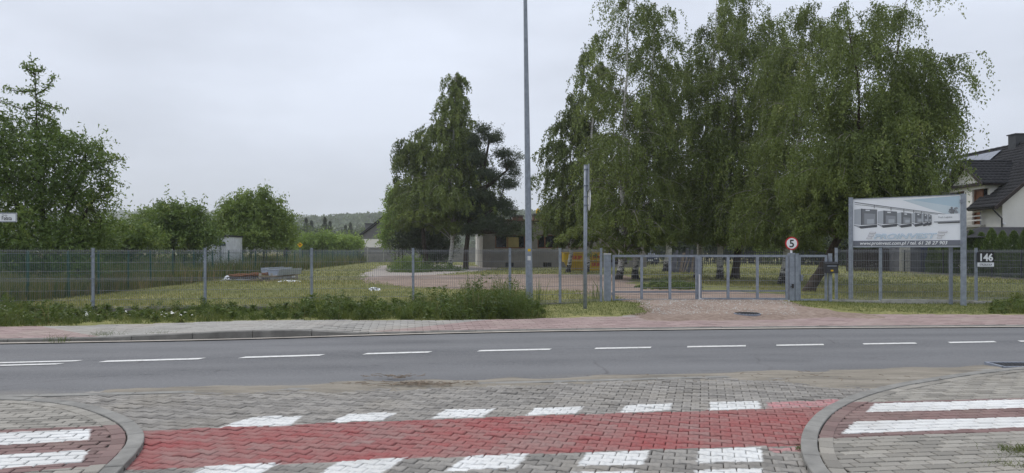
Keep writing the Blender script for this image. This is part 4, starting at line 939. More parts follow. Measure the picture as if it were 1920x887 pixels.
# front cross gable: triangle wall, cheeks, roof
MB().add([(31.7, 48.1, 5.753), (31.7, 51.9, 5.753), (31.7, 51.9, 6.0), (31.7, 50, 7.5), (31.7, 48.1, 6.0), (32.0, 48.1, 5.753), (32.0, 51.9, 5.753), (32.0, 51.9, 6.0), (32.0, 50, 7.5), (32.0, 48.1, 6.0)],
         [(0, 1, 2, 3, 4), (9, 8, 7, 6, 5), (0, 4, 9, 5), (1, 6, 7, 2), (2, 7, 8, 3), (3, 8, 9, 4)]).build('gable_wall', M['white_wall'], rh)
MB().box((33.0, 48.22, 5.4), (1.98, .2, 1.3)).build('gable_cheek', M['white_wall'], rh)
MB().box((31.55, 50, 6.06), (.14, 4.0, .2)).build('tie_beam', M['dark_wood'], rh)
gz, rz_ = 6.05, 7.75; sg_ = (rz_ - gz) / 2.35
for s in (-1, 1):
    e = (31.2, 50 + s * 2.35, gz); slab('roof_deck', [e, (35.0, 50 + s * 2.35, gz), (35.0, 50 + s * .002, rz_), (31.2, 50 + s * .002, rz_)], .16, M['dark_wood'], rh)
    v_ = np.array([0, -s * 1.0, sg_]); v_ /= np.linalg.norm(v_); tiled('roof_tiles', e if s < 0 else e, (1, 0, 0), v_, 12, 8, rh)
    slab('barge_board', [(31.14, 50 + s * 2.4, gz - .2), (31.14, 50, rz_ - .2), (31.14, 50, rz_ + .03), (31.14, 50 + s * 2.4, gz + .03)], .05, M['dark_wood'], rh)
MB().tube([(x, 50, rz_ + .05) for x in np.arange(31.1, 35, .33)], [.10 if i % 2 else .085 for i in range(len(np.arange(31.1, 35, .33)))], 8).build('ridge', M['roof_tile'], rh)
for i, h in enumerate(holes):
    yc, zc_ = (h[0] + h[2]) / 2, (h[1] + h[3]) / 2; mb = MB()
    for y in (h[0] + .04, h[2] - .04): mb.box((31.87, y, zc_), (.08, .08, h[3] - h[1]))
    for z in (h[1] + .04, h[3] - .04): mb.box((31.871, yc, z), (.078, h[2] - h[0] - .165, .08))
    o = mb.build('window', M['brown_wood'], rh); MB().box((31.92, yc, zc_), (.01, h[2] - h[0] - .1, h[3] - h[1] - .1)).build('pane', M['dark_glass' if i else 'brown_wood'], o)
bal = MB().box((31.52, 49.3, 3.24), (.34, 2.5, .14)).build('balcony', M['concrete'], rh)
for k in range(4): MB().box((31.42, 49.3, 3.62 + k * .29), (.04, 2.5, .09)).build('rail', M['white_wall'], bal)
for y in (48.2, 50.4): MB().box((31.46, y, 3.92), (.04, .06, 1.24)).build('baluster', M['galv'], bal)
MB().tube([(31.05, 46.1, ez - .02), (31.05, 49.0, ez - .02)], .07, 8).build('gutter', M['black'], rh)
MB().tube([(31.1, 46.5, ez - .08), (31.45, 46.45, ez - .5), (31.62, 46.34, ez - .75), (31.62, 46.33, -.1)], .05, 8).build('downpipe', M['black'], rh)
MB().box((31.75, 46.32, 3.3), (.12, .14, .1)).build('camera_housing', M['white'], rh)
ch = MB().box((36.75, 52.1, 9.2), (.95, .8, 1.5)).build('chimney', M['anthracite'], rh, bevel=.01); MB().box((36.75, 52.1, 9.98), (1.1, .95, .07)).build('chimney_cap', M['black'], ch)
for k in range(5):
    y0 = 53.0 + k * 1.28
    for r in range(2):
        xa_, xb_ = 33.4 + r * 1.42, 33.4 + r * 1.42 + 1.38; off = .14
        slab('solar_panel', [(xa_ - off * .6, y0, zroof(xa_) + off), (xb_ - off * .6, y0, zroof(xb_) + off), (xb_ - off * .6, y0 + 1.25, zroof(xb_) + off), (xa_ - off * .6, y0 + 1.25, zroof(xa_) + off)], .035, M['solar'], rh)
# carport roof behind the hedge
cp = thing('carport', 'low dark hipped carport roof just above the thuja hedge', 'carport', (29, 43, 0))
P4 = [(27.2, 41.8, 2.35), (35, 41.8, 2.35), (35, 45.4, 2.35), (27.2, 45.4, 2.35)]; A4 = [(28.4, 43.6, 3.0), (35, 43.6, 3.0)]
MB().add(P4 + A4, [(0, 1, 5, 4), (2, 3, 4, 5), (3, 0, 4), (1, 2, 5), (3, 2, 1, 0)]).build('roof', M['roof_tile'], cp)
for x, y in ((27.6, 42.1), (34.5, 42.1), (27.6, 45.0), (34.5, 45.0)): MB().box((x, y, 1.12), (.14, .14, 2.4)).build('post', M['dark_wood'], cp)
# second house further back, seen through the birch leaves
h2 = thing('distant_house', 'white house with dark roof glimpsed through leaves above the billboard', 'house', (37, 70, 0))
MB().box((39.0, 75, 2.4), (8.0, 10, 5.2)).build('wall', M['white_wall'], h2)
for s in (-1, 1): slab('roof', [(39 + s * 4.7, 69.4, 4.8), (39 + s * 4.7, 80.6, 4.8), (39, 80.6, 8.9), (39, 69.4, 8.9)], .25, M['roof_tile'], h2)
MB().add([(35, 70.0, 5.0), (43, 70.0, 5.0), (39, 70.0, 8.55), (35, 70.3, 5.0), (43, 70.3, 5.0), (39, 70.3, 8.55)], [(0, 1, 2), (5, 4, 3), (0, 2, 5, 3), (1, 4, 5, 2)]).build('gable', M['white_wall'], h2)
for x, z in ((37, 1.6), (41, 1.6), (39, 5.6)): MB().box((x, 69.98, z), (1.1, .06, 1.3)).build('window', M['dark_glass'], h2)
# neighbour fences
sf = thing('slat_fence', 'dark brown upright slat fence behind the mown lawn', 'fence', (X_(1590, 52), 52, 0))
for i in range(34):
    x = X_(1588, 52) + i * .125; MB().box((x, 52 - i * .02 + random.uniform(-.006, .006), .85), (.105, .025, 1.7 + random.uniform(-.01, .01))).build('slat', M['dark_wood'], sf)
for z in (.4, 1.4): MB().box((X_(1588, 52) + 2.1, 51.70, z), (4.4, .03, .08), -.16).build('rail', M['dark_wood'], sf)
sh = thing('garden_shed', 'grey garden shed with dark blue door below the billboard', 'shed', (X_(1720, 50), 50, 0))
xs_ = X_(1688, 50); MB().box((xs_ + 1.55, 51.2, 1.15), (3.1, 2.2, 2.4)).build('wall', M['grey_boards'], sh)
MB().box((xs_ + 1.55, 51.15, 2.42), (3.5, 2.6, .12)).build('roof', M['roof_tile'], sh); MB().box((xs_ + 1.95, 50.07, .95), (.95, .05, 1.9)).build('door', M['blue_dark'], sh)
MB().box((xs_ + .35, 50.05, 1.1), (.7, .09, 2.3)).build('pillar', M['concrete'], sh)
nf = thing('mesh_fence', 'low anthracite mesh fence in front of the thuja row', 'fence', (26.9, 49, 0)); npn = [(27.0 - i * .165, 49.4 - i * 2.5) for i in range(8)]
for i, (x, y) in enumerate(npn):
    post(nf, x, y, -.1, 1.6, .06, .05, 0, M['anthracite'])
    if i < 7: wire_panel(nf, np.array(npn[i]), np.array(npn[i + 1]), .12, 1.55, .1, .0055, 'mesh_panel', M['anthracite'])
    if i < 7: MB().beam((*npn[i], .04), (*npn[i + 1], .04), .05, .2).build('plinth_board', M['kerbstone_dark'], nf)
bf = thing('picket_fence', 'dark fence of thin pickets behind the birch trunks', 'fence', (12, 72, 0))
for i in range(130):
    x = X_(1140, 72) + i * .19; MB().box((x, 72, .78), (.05, .03, 1.56)).build('picket', M['anthracite'], bf)
for z in (.3, 1.35): MB().box((X_(1140, 72) + 12.3, 72.03, z), (25, .03, .06)).build('rail', M['anthracite'], bf)
# ------------------------------------------------------------------ yellow skip
D = 54.0; sx0, sx1, sx2 = X_(1057, D), X_(1101, D), X_(1127, D); zt = 1.42
sk = thing('skip', 'yellow waste skip with red SKIP lettering in front of the grey house', 'skip', ((sx0 + sx2) / 2, D + .9, 0))
mb = MB(); a, b = sx0, sx1 - .02; lo = [(a + .45, D), (b, D), (b, D + 1.7), (a + .45, D + 1.7)]; up = [(a + .12, D - .12), (b, D - .12), (b, D + 1.82), (a + .12, D + 1.82)]
vs = [(*p, .08) for p in lo] + [(*p, .70) for p in up]; mb.add(vs, [(3, 2, 1, 0), (0, 1, 5, 4), (1, 2, 6, 5), (2, 3, 7, 6), (3, 0, 4, 7)]); mb.build('body', M['yellow'], sk)
MB().box(((a + b) / 2, D + .85, 1.05), (b - a, 2.14, .69)).build('upper_body', M['yellow'], sk)
MB().box(((sx1 + sx2) / 2 + .02, D + .85, .74), (sx2 - sx1 - .04, 2.2, 1.32)).build('end_body', M['yellow'], sk)
mb = MB(); mb.box(((a + sx2) / 2, D - .26, zt), (sx2 - a + .3, .08, .07)); mb.box(((a + sx2) / 2, D + 1.96, zt), (sx2 - a + .3, .08, .07)); mb.build('rim', M['yellow'], sk)
for i in range(7): MB().box((sx0 + .62 + i * .19, D - .05, .38), (.05, .12, .6)).build('rib', M['yellow'], sk)
mb = MB(); 
for x in (sx1 + .28, sx2 - .1): mb.box((x, D - .265, 1.05), (.035, .03, .6))
mb.box(((sx1 + sx2) / 2, D - .266, .73), (sx2 - sx1 - .1, .03, .04)); mb.build('panel_seam_shade', plain('seam_shade', (.2, .13, .01), .7, .2, .1, 2), sk)  # dark yellow bars paint the shade along the skip's panel joins
for x, z, s in ((sx0 + .62, .92, .38), (sx1 + .40, .98, .27), (sx1 + .30, .40, .36)): text('SKIP', s, M['red'], (x, D - .29, z), (1, 0, 0), (0, 0, 1), sk, 'lettering', 0, .008)
# ------------------------------------------------------------------ dark car at the end of the track
D = 77.0; cx0, cx1 = X_(1203, D), X_(1236, D); cm = (cx0 + cx1) / 2; cw = cx1 - cx0
car = thing('parked_car', 'dark blue car facing the gate at the end of the track', 'car', (cm, D + 2, 0))
def section(y, z0, z1, z2, wb, wt):  # half outline of the body at y
    return [(-wb, z0), (-wb, z1), (-wt, z2), (wt, z2), (wb, z1), (wb, z0)]
secs = [(0, .35, .75, .80, .80, .70), (.12, .25, .80, .92, .92, .82), (1.0, .22, .90, 1.02, .96, .86), (1.15, .22, .92, 1.05, .96, .86), (3.6, .22, .95, 1.06, .96, .86), (4.3, .3, .9, 1.0, .90, .8)]
mb = MB(); vs = []; 
for y, *r in secs: vs += [(cm + x * cw / 1.92, D + y, z) for x, z in section(y, *r)]
fs = [(i * 6 + j, i * 6 + j + 1, (i + 1) * 6 + j + 1, (i + 1) * 6 + j) for i in range(len(secs) - 1) for j in range(5)] + [tuple(range(6)), tuple(range(30, 36))[::-1]]
mb.add(vs, fs); mb.build('body', M['blue_dark'], car)
gh = [(1.1, .80, 1.03), (1.75, .66, 1.62), (3.2, .66, 1.64), (3.9, .78, 1.04)]
mb = MB(); vs = [(cm + s * w_ * cw / 1.92, D + y, z) for y, w_, z in gh for s in (-1, 1)]; mb.add(vs, [(2, 3, 5, 4), (0, 2, 4, 6), (1, 7, 5, 3)]); mb.build('cabin', M['blue_dark'], car)
MB().add([(cm + s * w_ * .97 * cw / 1.92, D + y - .012, z) for y, w_, z in gh[:2] for s in (-1, 1)], [(0, 1, 3, 2)]).build('windscreen', plain('windscreen_glass', (.05, .06, .07), .04, .9, .1, 1), car)
MB().add([(cm + s * w_ * .95 * cw / 1.92, D + y + .012, z) for y, w_, z in gh[2:] for s in (-1, 1)], [(0, 1, 3, 2)]).build('rear_window', M['dark_glass'], car)
MB().box((cm, D - .035, .52), (.52, .03, .12)).build('number_plate', M['white'], car)
for s in (-1, 1):
    MB().box((cm + s * .62, D + .03, .68), (.36, .12, .14)).build('headlight', M['lamp_cap'], car, bevel=.02)
    MB().box((cm + s * .98, D + 1.3, 1.02), (.16, .12, .12)).build('mirror', M['blue_dark'], car)
    for y in (.8, 3.4):
        o = MB().tube([(cm + s * .70, D + y, .32), (cm + s * .90, D + y, .32)], .32, 16).build('wheel', M['black'], car); MB().tube([(cm + s * .89, D + y, .32), (cm + s * .91, D + y, .32)], .2, 12).build('rim', M['galv'], o)
MB().box((cm, D - .01, .42), (1.2, .1, .1)).build('grille', M['black'], car)
# ------------------------------------------------------------------ stacked boards leaning by a birch
D = 50; tx = X_(1283, D); lo_ = thing('board_stack', 'grey weathered boards leaning against a birch behind the gate', 'boards', (tx, D, 0))
for i in range(9):
    x = tx - .75 + i * .2; MB().beam((x - .25, D - .5 + .02 * i, .05), (x + .1 + random.uniform(-.1, .1), D + .15, 1.55 + random.uniform(-.35, .25)), .2, .03).build('board', M['old_wood' if i % 4 == 3 else 'grey_boards'], lo_)
for a, b in (((tx - .3, D - .75, .05), (tx + .1, D - .3, 1.1)), ((tx - .15, D - .78, .05), (tx + .3, D - .3, 1.0))): MB().beam(a, b, .05, .04).build('pole', M['old_wood'], lo_)
# ------------------------------------------------------------------ building leftovers on the lawn
D = 36.0
for i, (p0, p1, lab) in enumerate((((497, 518, 38.2), (540, 512, 39.6), 'grey sheet steel trough lying rearmost on the leftovers pile'), ((512, 527, 35.6), (556, 519, 37.6), 'grey sheet steel trough lying frontmost on the leftovers pile'))):
    d0, d1 = p0[2], p1[2]; A = np.array([X_(p0[0], d0), d0, .33]); B = np.array([X_(p1[0], d1), d1, .36])
    t = thing('steel_trough', lab, 'steel trough', A, 'steel troughs'); ax = (B - A) / np.linalg.norm(B - A); sd = np.array([-ax[1], ax[0], 0]); up = np.array([0, 0, 1.0])
    prof = [(-.34, .32), (-.32, .32), (-.24, .02), (.24, .02), (.32, .32), (.34, .32), (.25, 0), (-.25, 0)]; n = len(prof)
    vs = [P + sd * a + up * b for P in (A, B) for a, b in prof]; MB().add(vs, [(i_, (i_ + 1) % n, n + (i_ + 1) % n, n + i_) for i_ in range(n)] + [(0, 1, 2, 7), (2, 3, 6, 7), (3, 4, 5, 6), (n + 7, n + 2, n + 1, n), (n + 7, n + 6, n + 3, n + 2), (n + 6, n + 5, n + 4, n + 3)]).build('channel', M['sheet_steel'], t)
    for k in range(4):
        P = A + (B - A) * (.1 + .26 * k); MB().beam(P - sd * .3 + up * .24, P + sd * .3 + up * .24, .04, .03).build('brace', M['galv'], t)
pal = thing('timber_rack', 'low pale timber rack carrying the steel troughs', 'rack', (X_(520, D), D, 0))
for x, d in ((488, 35.4), (509, 35.3), (528, 36.6), (545, 37.5), (557, 38)): MB().box((X_(x, d), d, .23), (.09, .09, .46)).build('upright', M['concrete'], pal)
for (a, da), (b, db), z in (((486, 35.3), (511, 35.2), .10), ((486, 35.3), (511, 35.2), .30), ((511, 35.2), (559, 38), .12), ((511, 35.2), (559, 38), .31)): MB().beam((X_(a, da), da - .08, z), (X_(b, db), db - .08, z), .05, .09).build('rail', M['old_wood'], pal)
for x, d in ((516, 35.9), (530, 36.9), (542, 37.6)): MB().box((X_(x, d), d + .2, .2), (.5, .04, .24), .5).build('panel', M['white'], pal)
tl_ = thing('roof_tile_heap', 'heap of old orange roof tiles stacked on dark pallets', 'roof tiles', (X_(470, 37), 37, 0))
for i in range(70):
    px = random.uniform(432, 512); d = 37 + random.uniform(-.5, .9); z = .27 + .10 * random.random() + .10 * (px > 465) * random.random()
    MB().box((X_(px, d), d, z), (random.uniform(.22, .34), .18, .035), random.uniform(-.5, .5)).build('roof_tile', M['orange_clay'] if i % 5 else M['brown_wood'], tl_)
for px, z in ((436, .07), (455, .07), (475, .08), (497, .08), (443, .19), (470, .2), (495, .21)): MB().box((X_(px, 36.9), 36.9, z), (.62, 1.2, .10)).build('pallet', M['dark_wood'], tl_)
def sheet_heap(name, label, px0, px1, d, h, seed, mat=None, dep=.5):
    x0, x1 = X_(px0, d), X_(px1, d); n, m_ = 26, 10; V = []
    for j in range(m_):
        for i in range(n):
            u, v = i / (n - 1), j / (m_ - 1); env = (math.sin(math.pi * u) ** .5) * (math.sin(math.pi * min(max(v, .02), .98)))
            V.append((x0 + (x1 - x0) * u + .05 * math.sin(9 * v + seed), d - dep + 2 * dep * v + .12 * math.sin(5 * u * 3 + seed), .03 + h * env * (.45 + .9 * float(fbm(u * 8 + seed, v * 5, 1.0, seed)))))
    i = np.arange(n * m_).reshape(m_, n); o = npmesh(name, V, np.stack([i[:-1, :-1], i[:-1, 1:], i[1:, 1:], i[1:, :-1]], -1).reshape(-1, 4), mat or M['plastic_sheet'])
    return tag(o, label, 'sheet')
sheet_heap('plastic_sheet', 'crumpled white plastic sheet lying before the steel troughs', 521, 566, 35.2, .12, 3, None, .35)
sheet_heap('plastic_sheet', 'white plastic sheet bundled at the left end of the tile heap', 416, 435, 36.4, .26, 5, None, .3)
sheet_heap('paper_litter', 'white paper litter lying on the dry lawn behind the fence', 692, 712, 27.5, .16, 8, M['white'], .15)
for i_, (pa, pb, da) in enumerate(((428, 462, 35.9), (440, 470, 35.6), (452, 486, 35.8))):
    t = thing('dark_plank', ['dark plank leftmost below the tile heap', 'dark plank in the middle below the tile heap', 'dark plank rightmost below the tile heap'][i_], 'plank', (X_(pa, da), da, 0), 'dark planks by the tile heap'); MB().beam((X_(pa, da), da, .10 + .03 * i_), (X_(pb, da - .3), da - .3, .12), .26, .05).build('plank', M['galv_dark' if i_ == 1 else 'dark_wood'], t)
tp = thing('timber_plank', 'pale plank lying on the grass beside the tile heap', 'plank', (X_(470, 35), 35, 0)); MB().beam((X_(458, 35.3), 35.3, .1), (X_(488, 35.1), 35.1, .16), .5, .05).build('plank', M['old_wood'], tp)
# white sheeted hut behind the green fence, torn sheet and white peak in the bushes
D = 43.0; hx0, hx1 = X_(376, D), X_(423.5, D); hut = thing('site_hut', 'white site hut with faded lettering half hidden by a bush', 'hut', ((hx0 + hx1) / 2, D + 1.2, 0))
n = 9; ar = [(hx0 + (hx1 - hx0) * i / (n - 1), D + .30 * (2 * i / (n - 1) - 1) ** 2) for i in range(n)]; pl_ = ar + [(hx1, D + 2.6), (hx0, D + 2.6)]
MB().prism(pl_, -.1, 2.40).build('wall', M['plastic_sheet'], hut)
MB().prism([(x + (-.06 if x < (hx0 + hx1) / 2 else .03), y - .08 if y < D + 1 else y + .1) for x, y in pl_], 2.403, 2.50).build('roof', M['anthracite'], hut)
MB().box((hx1 - .33, D + .02, 1.2), (.05, .06, 2.4)).build('seam', M['galv'], hut)
text('dzińska', .40, plain('faded_blue_ink', (.06, .075, .13), .8, .1, .2, 6), (X_(398, D), D - .012, 1.88), (1, 0, 0), (0, 0, 1), hut, 'lettering', 0, .022, 'LEFT', .66)
D = 41.0; x = X_(294, D); V = [(x - .28, D, Z_(450, D)), (x - .1, D - .1, Z_(440, D)), (x - .02, D, Z_(424, D)), (x + .08, D - .12, Z_(440, D)), (x + .24, D, Z_(451, D)), (x, D - .2, Z_(452, D)), (x, D + .25, Z_(450, D)), (x - .16, D + .1, Z_(455, D)), (x + .15, D - .05, Z_(457, D))]
tag(MB().add(V, [(0, 1, 2), (1, 3, 2), (3, 4, 2), (0, 5, 1), (5, 3, 1), (5, 4, 3), (4, 6, 2), (6, 0, 2), (0, 7, 5), (5, 8, 4)]).build('torn_sheet', M['plastic_sheet']), 'white pointed scrap of sheet caught in the top of the bushes', 'sheet')
for i, (px, py) in enumerate(((372, 478), (380, 468), (391, 462))):
    x, z = X_(px, D + 1), Z_(py, D + 1); tag(MB().add([(x - .2, D + 1, z - .4), (x + .15, D + .9, z - .5), (x + .25, D + 1.1, z + .1), (x - .05, D + .95, z + .3), (x, D + .7, z - .1)], [(0, 1, 4), (1, 2, 4), (2, 3, 4), (3, 0, 4), (3, 2, 1, 0)]).build('torn_sheet', M['plastic_sheet']), ['lowest tatter of white sheet', 'middle tatter of white sheet', 'topmost tatter of white sheet'][i] + ' hanging beside the white hut', 'sheet', 'tatters of white sheet')
D = 62; ym = thing('marker_sign', 'small yellow diamond marker sign on a post at the field edge', 'sign', (X_(562.5, D), D, 0)); x, z, r = X_(562.5, D), Z_(459, D), .25
MB().add([(x + a, D - o, z + b) for o in (0, .02) for a, b in ((-r, 0), (0, -r), (r, 0), (0, r))], [(0, 1, 2, 3), (7, 6, 5, 4), (0, 4, 5, 1), (1, 5, 6, 2), (2, 6, 7, 3), (3, 7, 4, 0)]).build('plate', plain('amber_paint', (.75, .42, .01), .5, .3, .05, 4), ym)
MB().box((x, D - .026, z + .01), (.2, .006, .09)).build('print', plain('rust_print', (.35, .1, .01), .6, .3, .1, 4), ym); MB().tube([(x, D + .03, -.1), (x, D + .03, z + .1)], .03, 8).build('pole', M['galv'], ym)

# ------------------------------------------------------------------ leaves and trees
def unit(v): return v / (np.linalg.norm(v, axis=-1, keepdims=True) + 1e-9)
def cards(C, A, l, w_):
    "triangular leaves: centres C, long axes A, lengths l, widths w"
    N = len(C); A = unit(A); S = unit(np.cross(A, rng.normal(size=(N, 3)))); l = np.broadcast_to(l, (N,))[:, None]; w_ = np.broadcast_to(w_, (N,))[:, None]
    V = np.stack([C - A * l * .4 - S * w_ * .5, C - A * l * .4 + S * w_ * .5, C + A * l * .6], 1).reshape(-1, 3)
    return V, np.arange(3 * N).reshape(N, 3)
def tubes(paths, name, mat, parent):
    mb = MB()
    for pts, r, n in paths: mb.tube(pts, r, n, cap=False)
    return mb.build(name, mat, parent, smooth=True)
def interp_path(P, t):
    P = np.asarray(P); s = np.linspace(0, 1, len(P)); return np.stack([np.interp(t, s, P[:, k]) for k in range(3)], -1)
def birch(label, base, path, r0, prof, nb, nstr, per, leaf, seed, mat='leaf_birch', zmin=1.6, hang=(.5, 1.7), group='birches around the yard', lift=.55, stems=None, bark='birch_bark', asym=(0, 0)):
    """trunk path(s); prof: list of (t along trunk, branch reach); drooping leafy strands hang from arching branches"""
    global rng; rng = np.random.default_rng(seed); random.seed(seed)
    t = thing('birch_tree', label, 'tree', base, group); paths = []; limbs = []; allb = []; nstr = int(nstr * 1.3); tonb = []
    for P in (stems or [path]):
        P = np.array(P, float); s = np.linspace(0, 1, 22); Q_ = interp_path(P, s); k = np.ones(5) / 5
        Qs = np.stack([np.convolve(np.pad(Q_[:, i], 2, 'reflect', reflect_type='odd'), k, 'valid') for i in range(3)], 1); Qs[:, :2] += rng.normal(0, .03, (22, 2))
        Qs[0, 2] -= .1; paths.append((Qs, r0 * (1 - s) ** .85 * (1 + .5 * np.exp(-s * 30)) + .012, 9)); m_ = nb // len(stems or [1])
        for b in range(m_):
            tb = prof[0][0] + (1 - prof[0][0]) * ((b + rng.random()) / m_) ** .95; reach = np.interp(tb, [q[0] for q in prof], [q[1] for q in prof]) * rng.uniform(.55, 1.22)
            az = rng.uniform(0, 2 * math.pi); o = interp_path(Qs, tb); u = np.linspace(0, 1, 9)
            rise = reach * lift * rng.uniform(.7, 1.4) * (.6 + .6 * (1 - tb)); z = o[2] + rise * (2.2 * u - 1.75 * u ** 2.2)
            ex = reach * (1 + asym[0] * math.cos(az) + asym[1] * math.sin(az))
            B = np.stack([o[0] + ex * u * math.cos(az) + .12 * np.sin(5 * u + b), o[1] + ex * u * math.sin(az) + .12 * np.cos(4 * u + b), z], 1); allb.append((B, reach))
            rb = max(.010, r0 * .28 * (1 - tb) ** .6); limbs.append((B, np.linspace(rb, .006, 9), 5))
    tubes(paths, 'trunk', M[bark], t); tubes(limbs, 'limbs', M['twig'], t)
    wts = np.array([r for _, r in allb]); wts = wts / wts.sum(); pick = rng.choice(len(allb), nstr, p=wts); us = rng.uniform(.06, 1.0, nstr) ** .75
    O = np.array([interp_path(allb[i][0], u) for i, u in zip(pick, us)]); O2 = np.array([interp_path(allb[i][0], min(u + .1, 1)) for i, u in zip(pick, us)]); dirv = unit(O2 - O + 1e-6)
    perp = unit(np.stack([-dirv[:, 1], dirv[:, 0], 0 * us], 1)); rr_ = np.array([allb[i][1] for i in pick]); lat = rng.normal(0, 1, nstr) * .17 * rr_ * (.35 + us)
    O = O + perp * lat[:, None]; O[:, 2] -= .25 * np.abs(lat) - rng.normal(0, .08, nstr)
    hl = rng.uniform(*hang, nstr) * (.45 + .6 * us) * np.clip((O[:, 2] - zmin) / 1.6, .12, 1); tau = (np.arange(per) + .5) / per
    outw = dirv * np.array([1, 1, .3]) + perp * (lat / (rr_ * .3 + .1))[:, None] * .5 + rng.normal(0, .25, (nstr, 3)) * np.array([1, 1, .2])
    dn = (tau[None] ** 1.35) * hl[:, None]; sd_ = (1 - np.exp(-2.2 * tau))[None] * (.30 * hl + .12)[:, None]
    S_ = O[:, None] + outw[:, None] * sd_[..., None]; S_[..., 2] -= dn
    jit = rng.normal(0, .055, S_.shape) * (1 + .4 * rng.random((nstr, 1, 1))); C = (S_ + jit).reshape(-1, 3); A = np.tile(np.array([0, 0, -1.0]), (len(C), 1)) + rng.normal(0, .55, (len(C), 3))
    btone = rng.normal(.45, .2, len(allb))
    V, Fq = cards(C, A, leaf * rng.uniform(.7, 1.25, len(C)), leaf * .70 * rng.uniform(.75, 1.2, len(C)))
    rn = np.clip(np.repeat(btone[pick] + rng.normal(0, .11, nstr), per) + rng.normal(0, .14, len(C)), 0, 1)
    npmesh('crown', V, Fq, M[mat], t, rn)
    k = rng.choice(nstr, min(nstr, 150), replace=False); mb = MB()
    for i in k: mb.tube(S_[i, ::max(1, per // 5)], .006, 3, cap=False)
    mb.build('twigs', M['twig'], t)['kind'] = 'stuff'
    return t
def W(px, py, d): return (X_(px, d), d, Z_(py, d))
# lone birch in the yard
b0 = (X_(845, 59), 59, 0)
birch('tall birch with bright white trunk standing left of the pine', b0, [W(843, 506, 59), W(848, 440, 59), W(850, 300, 59), W(853, 140, 59)], .17, [(.26, 3.8), (.32, 4.4), (.52, 3.8), (.70, 2.7), (.82, 1.7), (.92, 1.0), (1, .9)], 190, 2000, 38, .16, 11, 'leaf_birch', 4.2, (.45, 1.4), asym=(-.12, 0))
birch('shorter birch leaning out left behind the white trunk birch', (X_(800, 62), 62, 0), [W(800, 503, 62), W(790, 400, 62), W(770, 270, 62), W(792, 300, 62)], .18, [(.2, 2.2), (.5, 2.1), (.8, 1.3), (1, .4)], 70, 640, 34, .16, 12, 'leaf_birch_far', 3.4, (.5, 1.7), bark='bark')
# the row of birches right of the lamp post
birch('slim birch in front of the skip with a crooked dark trunk', (X_(1068, 50), 50, 0), [W(1066, 511, 50), W(1073, 460, 50), W(1068, 330, 50), W(1075, 170, 50)], .15, [(.24, 2.3), (.5, 2.6), (.8, 1.7), (1, .4)], 80, 760, 36, .15, 21, 'leaf_birch_far', 2.6, (.5, 1.7))
birch('slim speckled birch directly behind the sign pole', (X_(1101, 49), 49, 0), [W(1101, 517, 49), W(1102, 440, 49), W(1110, 250, 49), W(1112, 70, 49)], .15, [(.2, 2.0), (.5, 2.6), (.8, 1.7), (1, .4)], 80, 760, 36, .15, 22, 'leaf_birch_far', 2.6, (.5, 1.7))
birch('tall birch with black and white trunk behind the left gate leaf', (X_(1160, 37), 37, 0), [W(1158, 530, 37), W(1166, 490, 37), W(1166, 420, 37), W(1172, 200, 37), W(1180, -60, 37)], .19, [(.2, 2.4), (.4, 3.0), (.6, 2.6), (.8, 2.0), (1, 1.0)], 120, 1000, 40, .105, 23, 'leaf_birch', 2.4, (.5, 1.7))
birch('birch with patchy white trunk beside the first gate upright', (X_(1192, 38.5), 38.5, 0), [W(1191, 525, 38.5), W(1196, 440, 38.5), W(1215, 250, 38.5), W(1230, 10, 38.5)], .16, [(.22, 2.0), (.5, 2.5), (.75, 2.2), (1, .9)], 90, 800, 40, .105, 24, 'leaf_birch', 2.2, (.5, 1.7))
birch('dark trunked birch in front of the parked car', (X_(1250, 52), 52, 0), [W(1249, 510, 52), W(1256, 440, 52), W(1255, 280, 52), W(1258, 110, 52)], .24, [(.2, 2.6), (.5, 3.0), (.8, 1.9), (1, .6)], 80, 760, 36, .15, 25, 'leaf_birch_far', 2.2, (.5, 1.7))
birch('white birch rising directly behind the gate meeting bars', (X_(1310, 40), 40, 0), [W(1308, 522, 40), W(1314, 440, 40), W(1322, 250, 40), W(1345, 0, 40)], .19, [(.2, 2.2), (.4, 2.7), (.65, 2.3), (.85, 1.9), (1, .8)], 110, 1100, 40, .11, 26, 'leaf_birch', 1.9, (.5, 1.7))
birch('pale trunked birch behind the middle of the right gate leaf', (X_(1350, 37.8), 37.8, 0), [W(1348, 526, 37.8), W(1352, 440, 37.8), W(1370, 250, 37.8), W(1395, -15, 37.8)], .17, [(.2, 2.2), (.45, 2.7), (.75, 2.3), (1, .9)], 110, 1100, 40, .105, 27, 'leaf_birch', 1.9, (.5, 1.7))
birch('dark birch just right of the pale trunk behind the right gate leaf', (X_(1378, 38.4), 38.4, 0), [W(1378, 525, 38.4), W(1385, 440, 38.4), W(1425, 250, 38.4), W(1445, 30, 38.4)], .2, [(.2, 2.2), (.5, 2.7), (.8, 2.1), (1, .9)], 120, 1150, 40, .105, 28, 'leaf_birch', 1.8, (.5, 1.7), bark='bark')
birch('grey leaning birch behind the round 5 sign', (X_(1468, 32.6), 32.6, 0), [W(1466, 536, 32.6), W(1475, 480, 32.6), W(1488, 380, 32.6), W(1500, 200, 32.6), W(1530, 20, 32.6)], .19, [(.22, 2.1), (.5, 2.6), (.8, 2.3), (1, 1.0)], 130, 1500, 42, .09, 29, 'leaf_birch', 1.6, (.5, 1.7))
D = 26.5; tr = [W(1512, 552, D), W(1535, 515, D), W(1575, 440, D), W(1600, 390, D)]
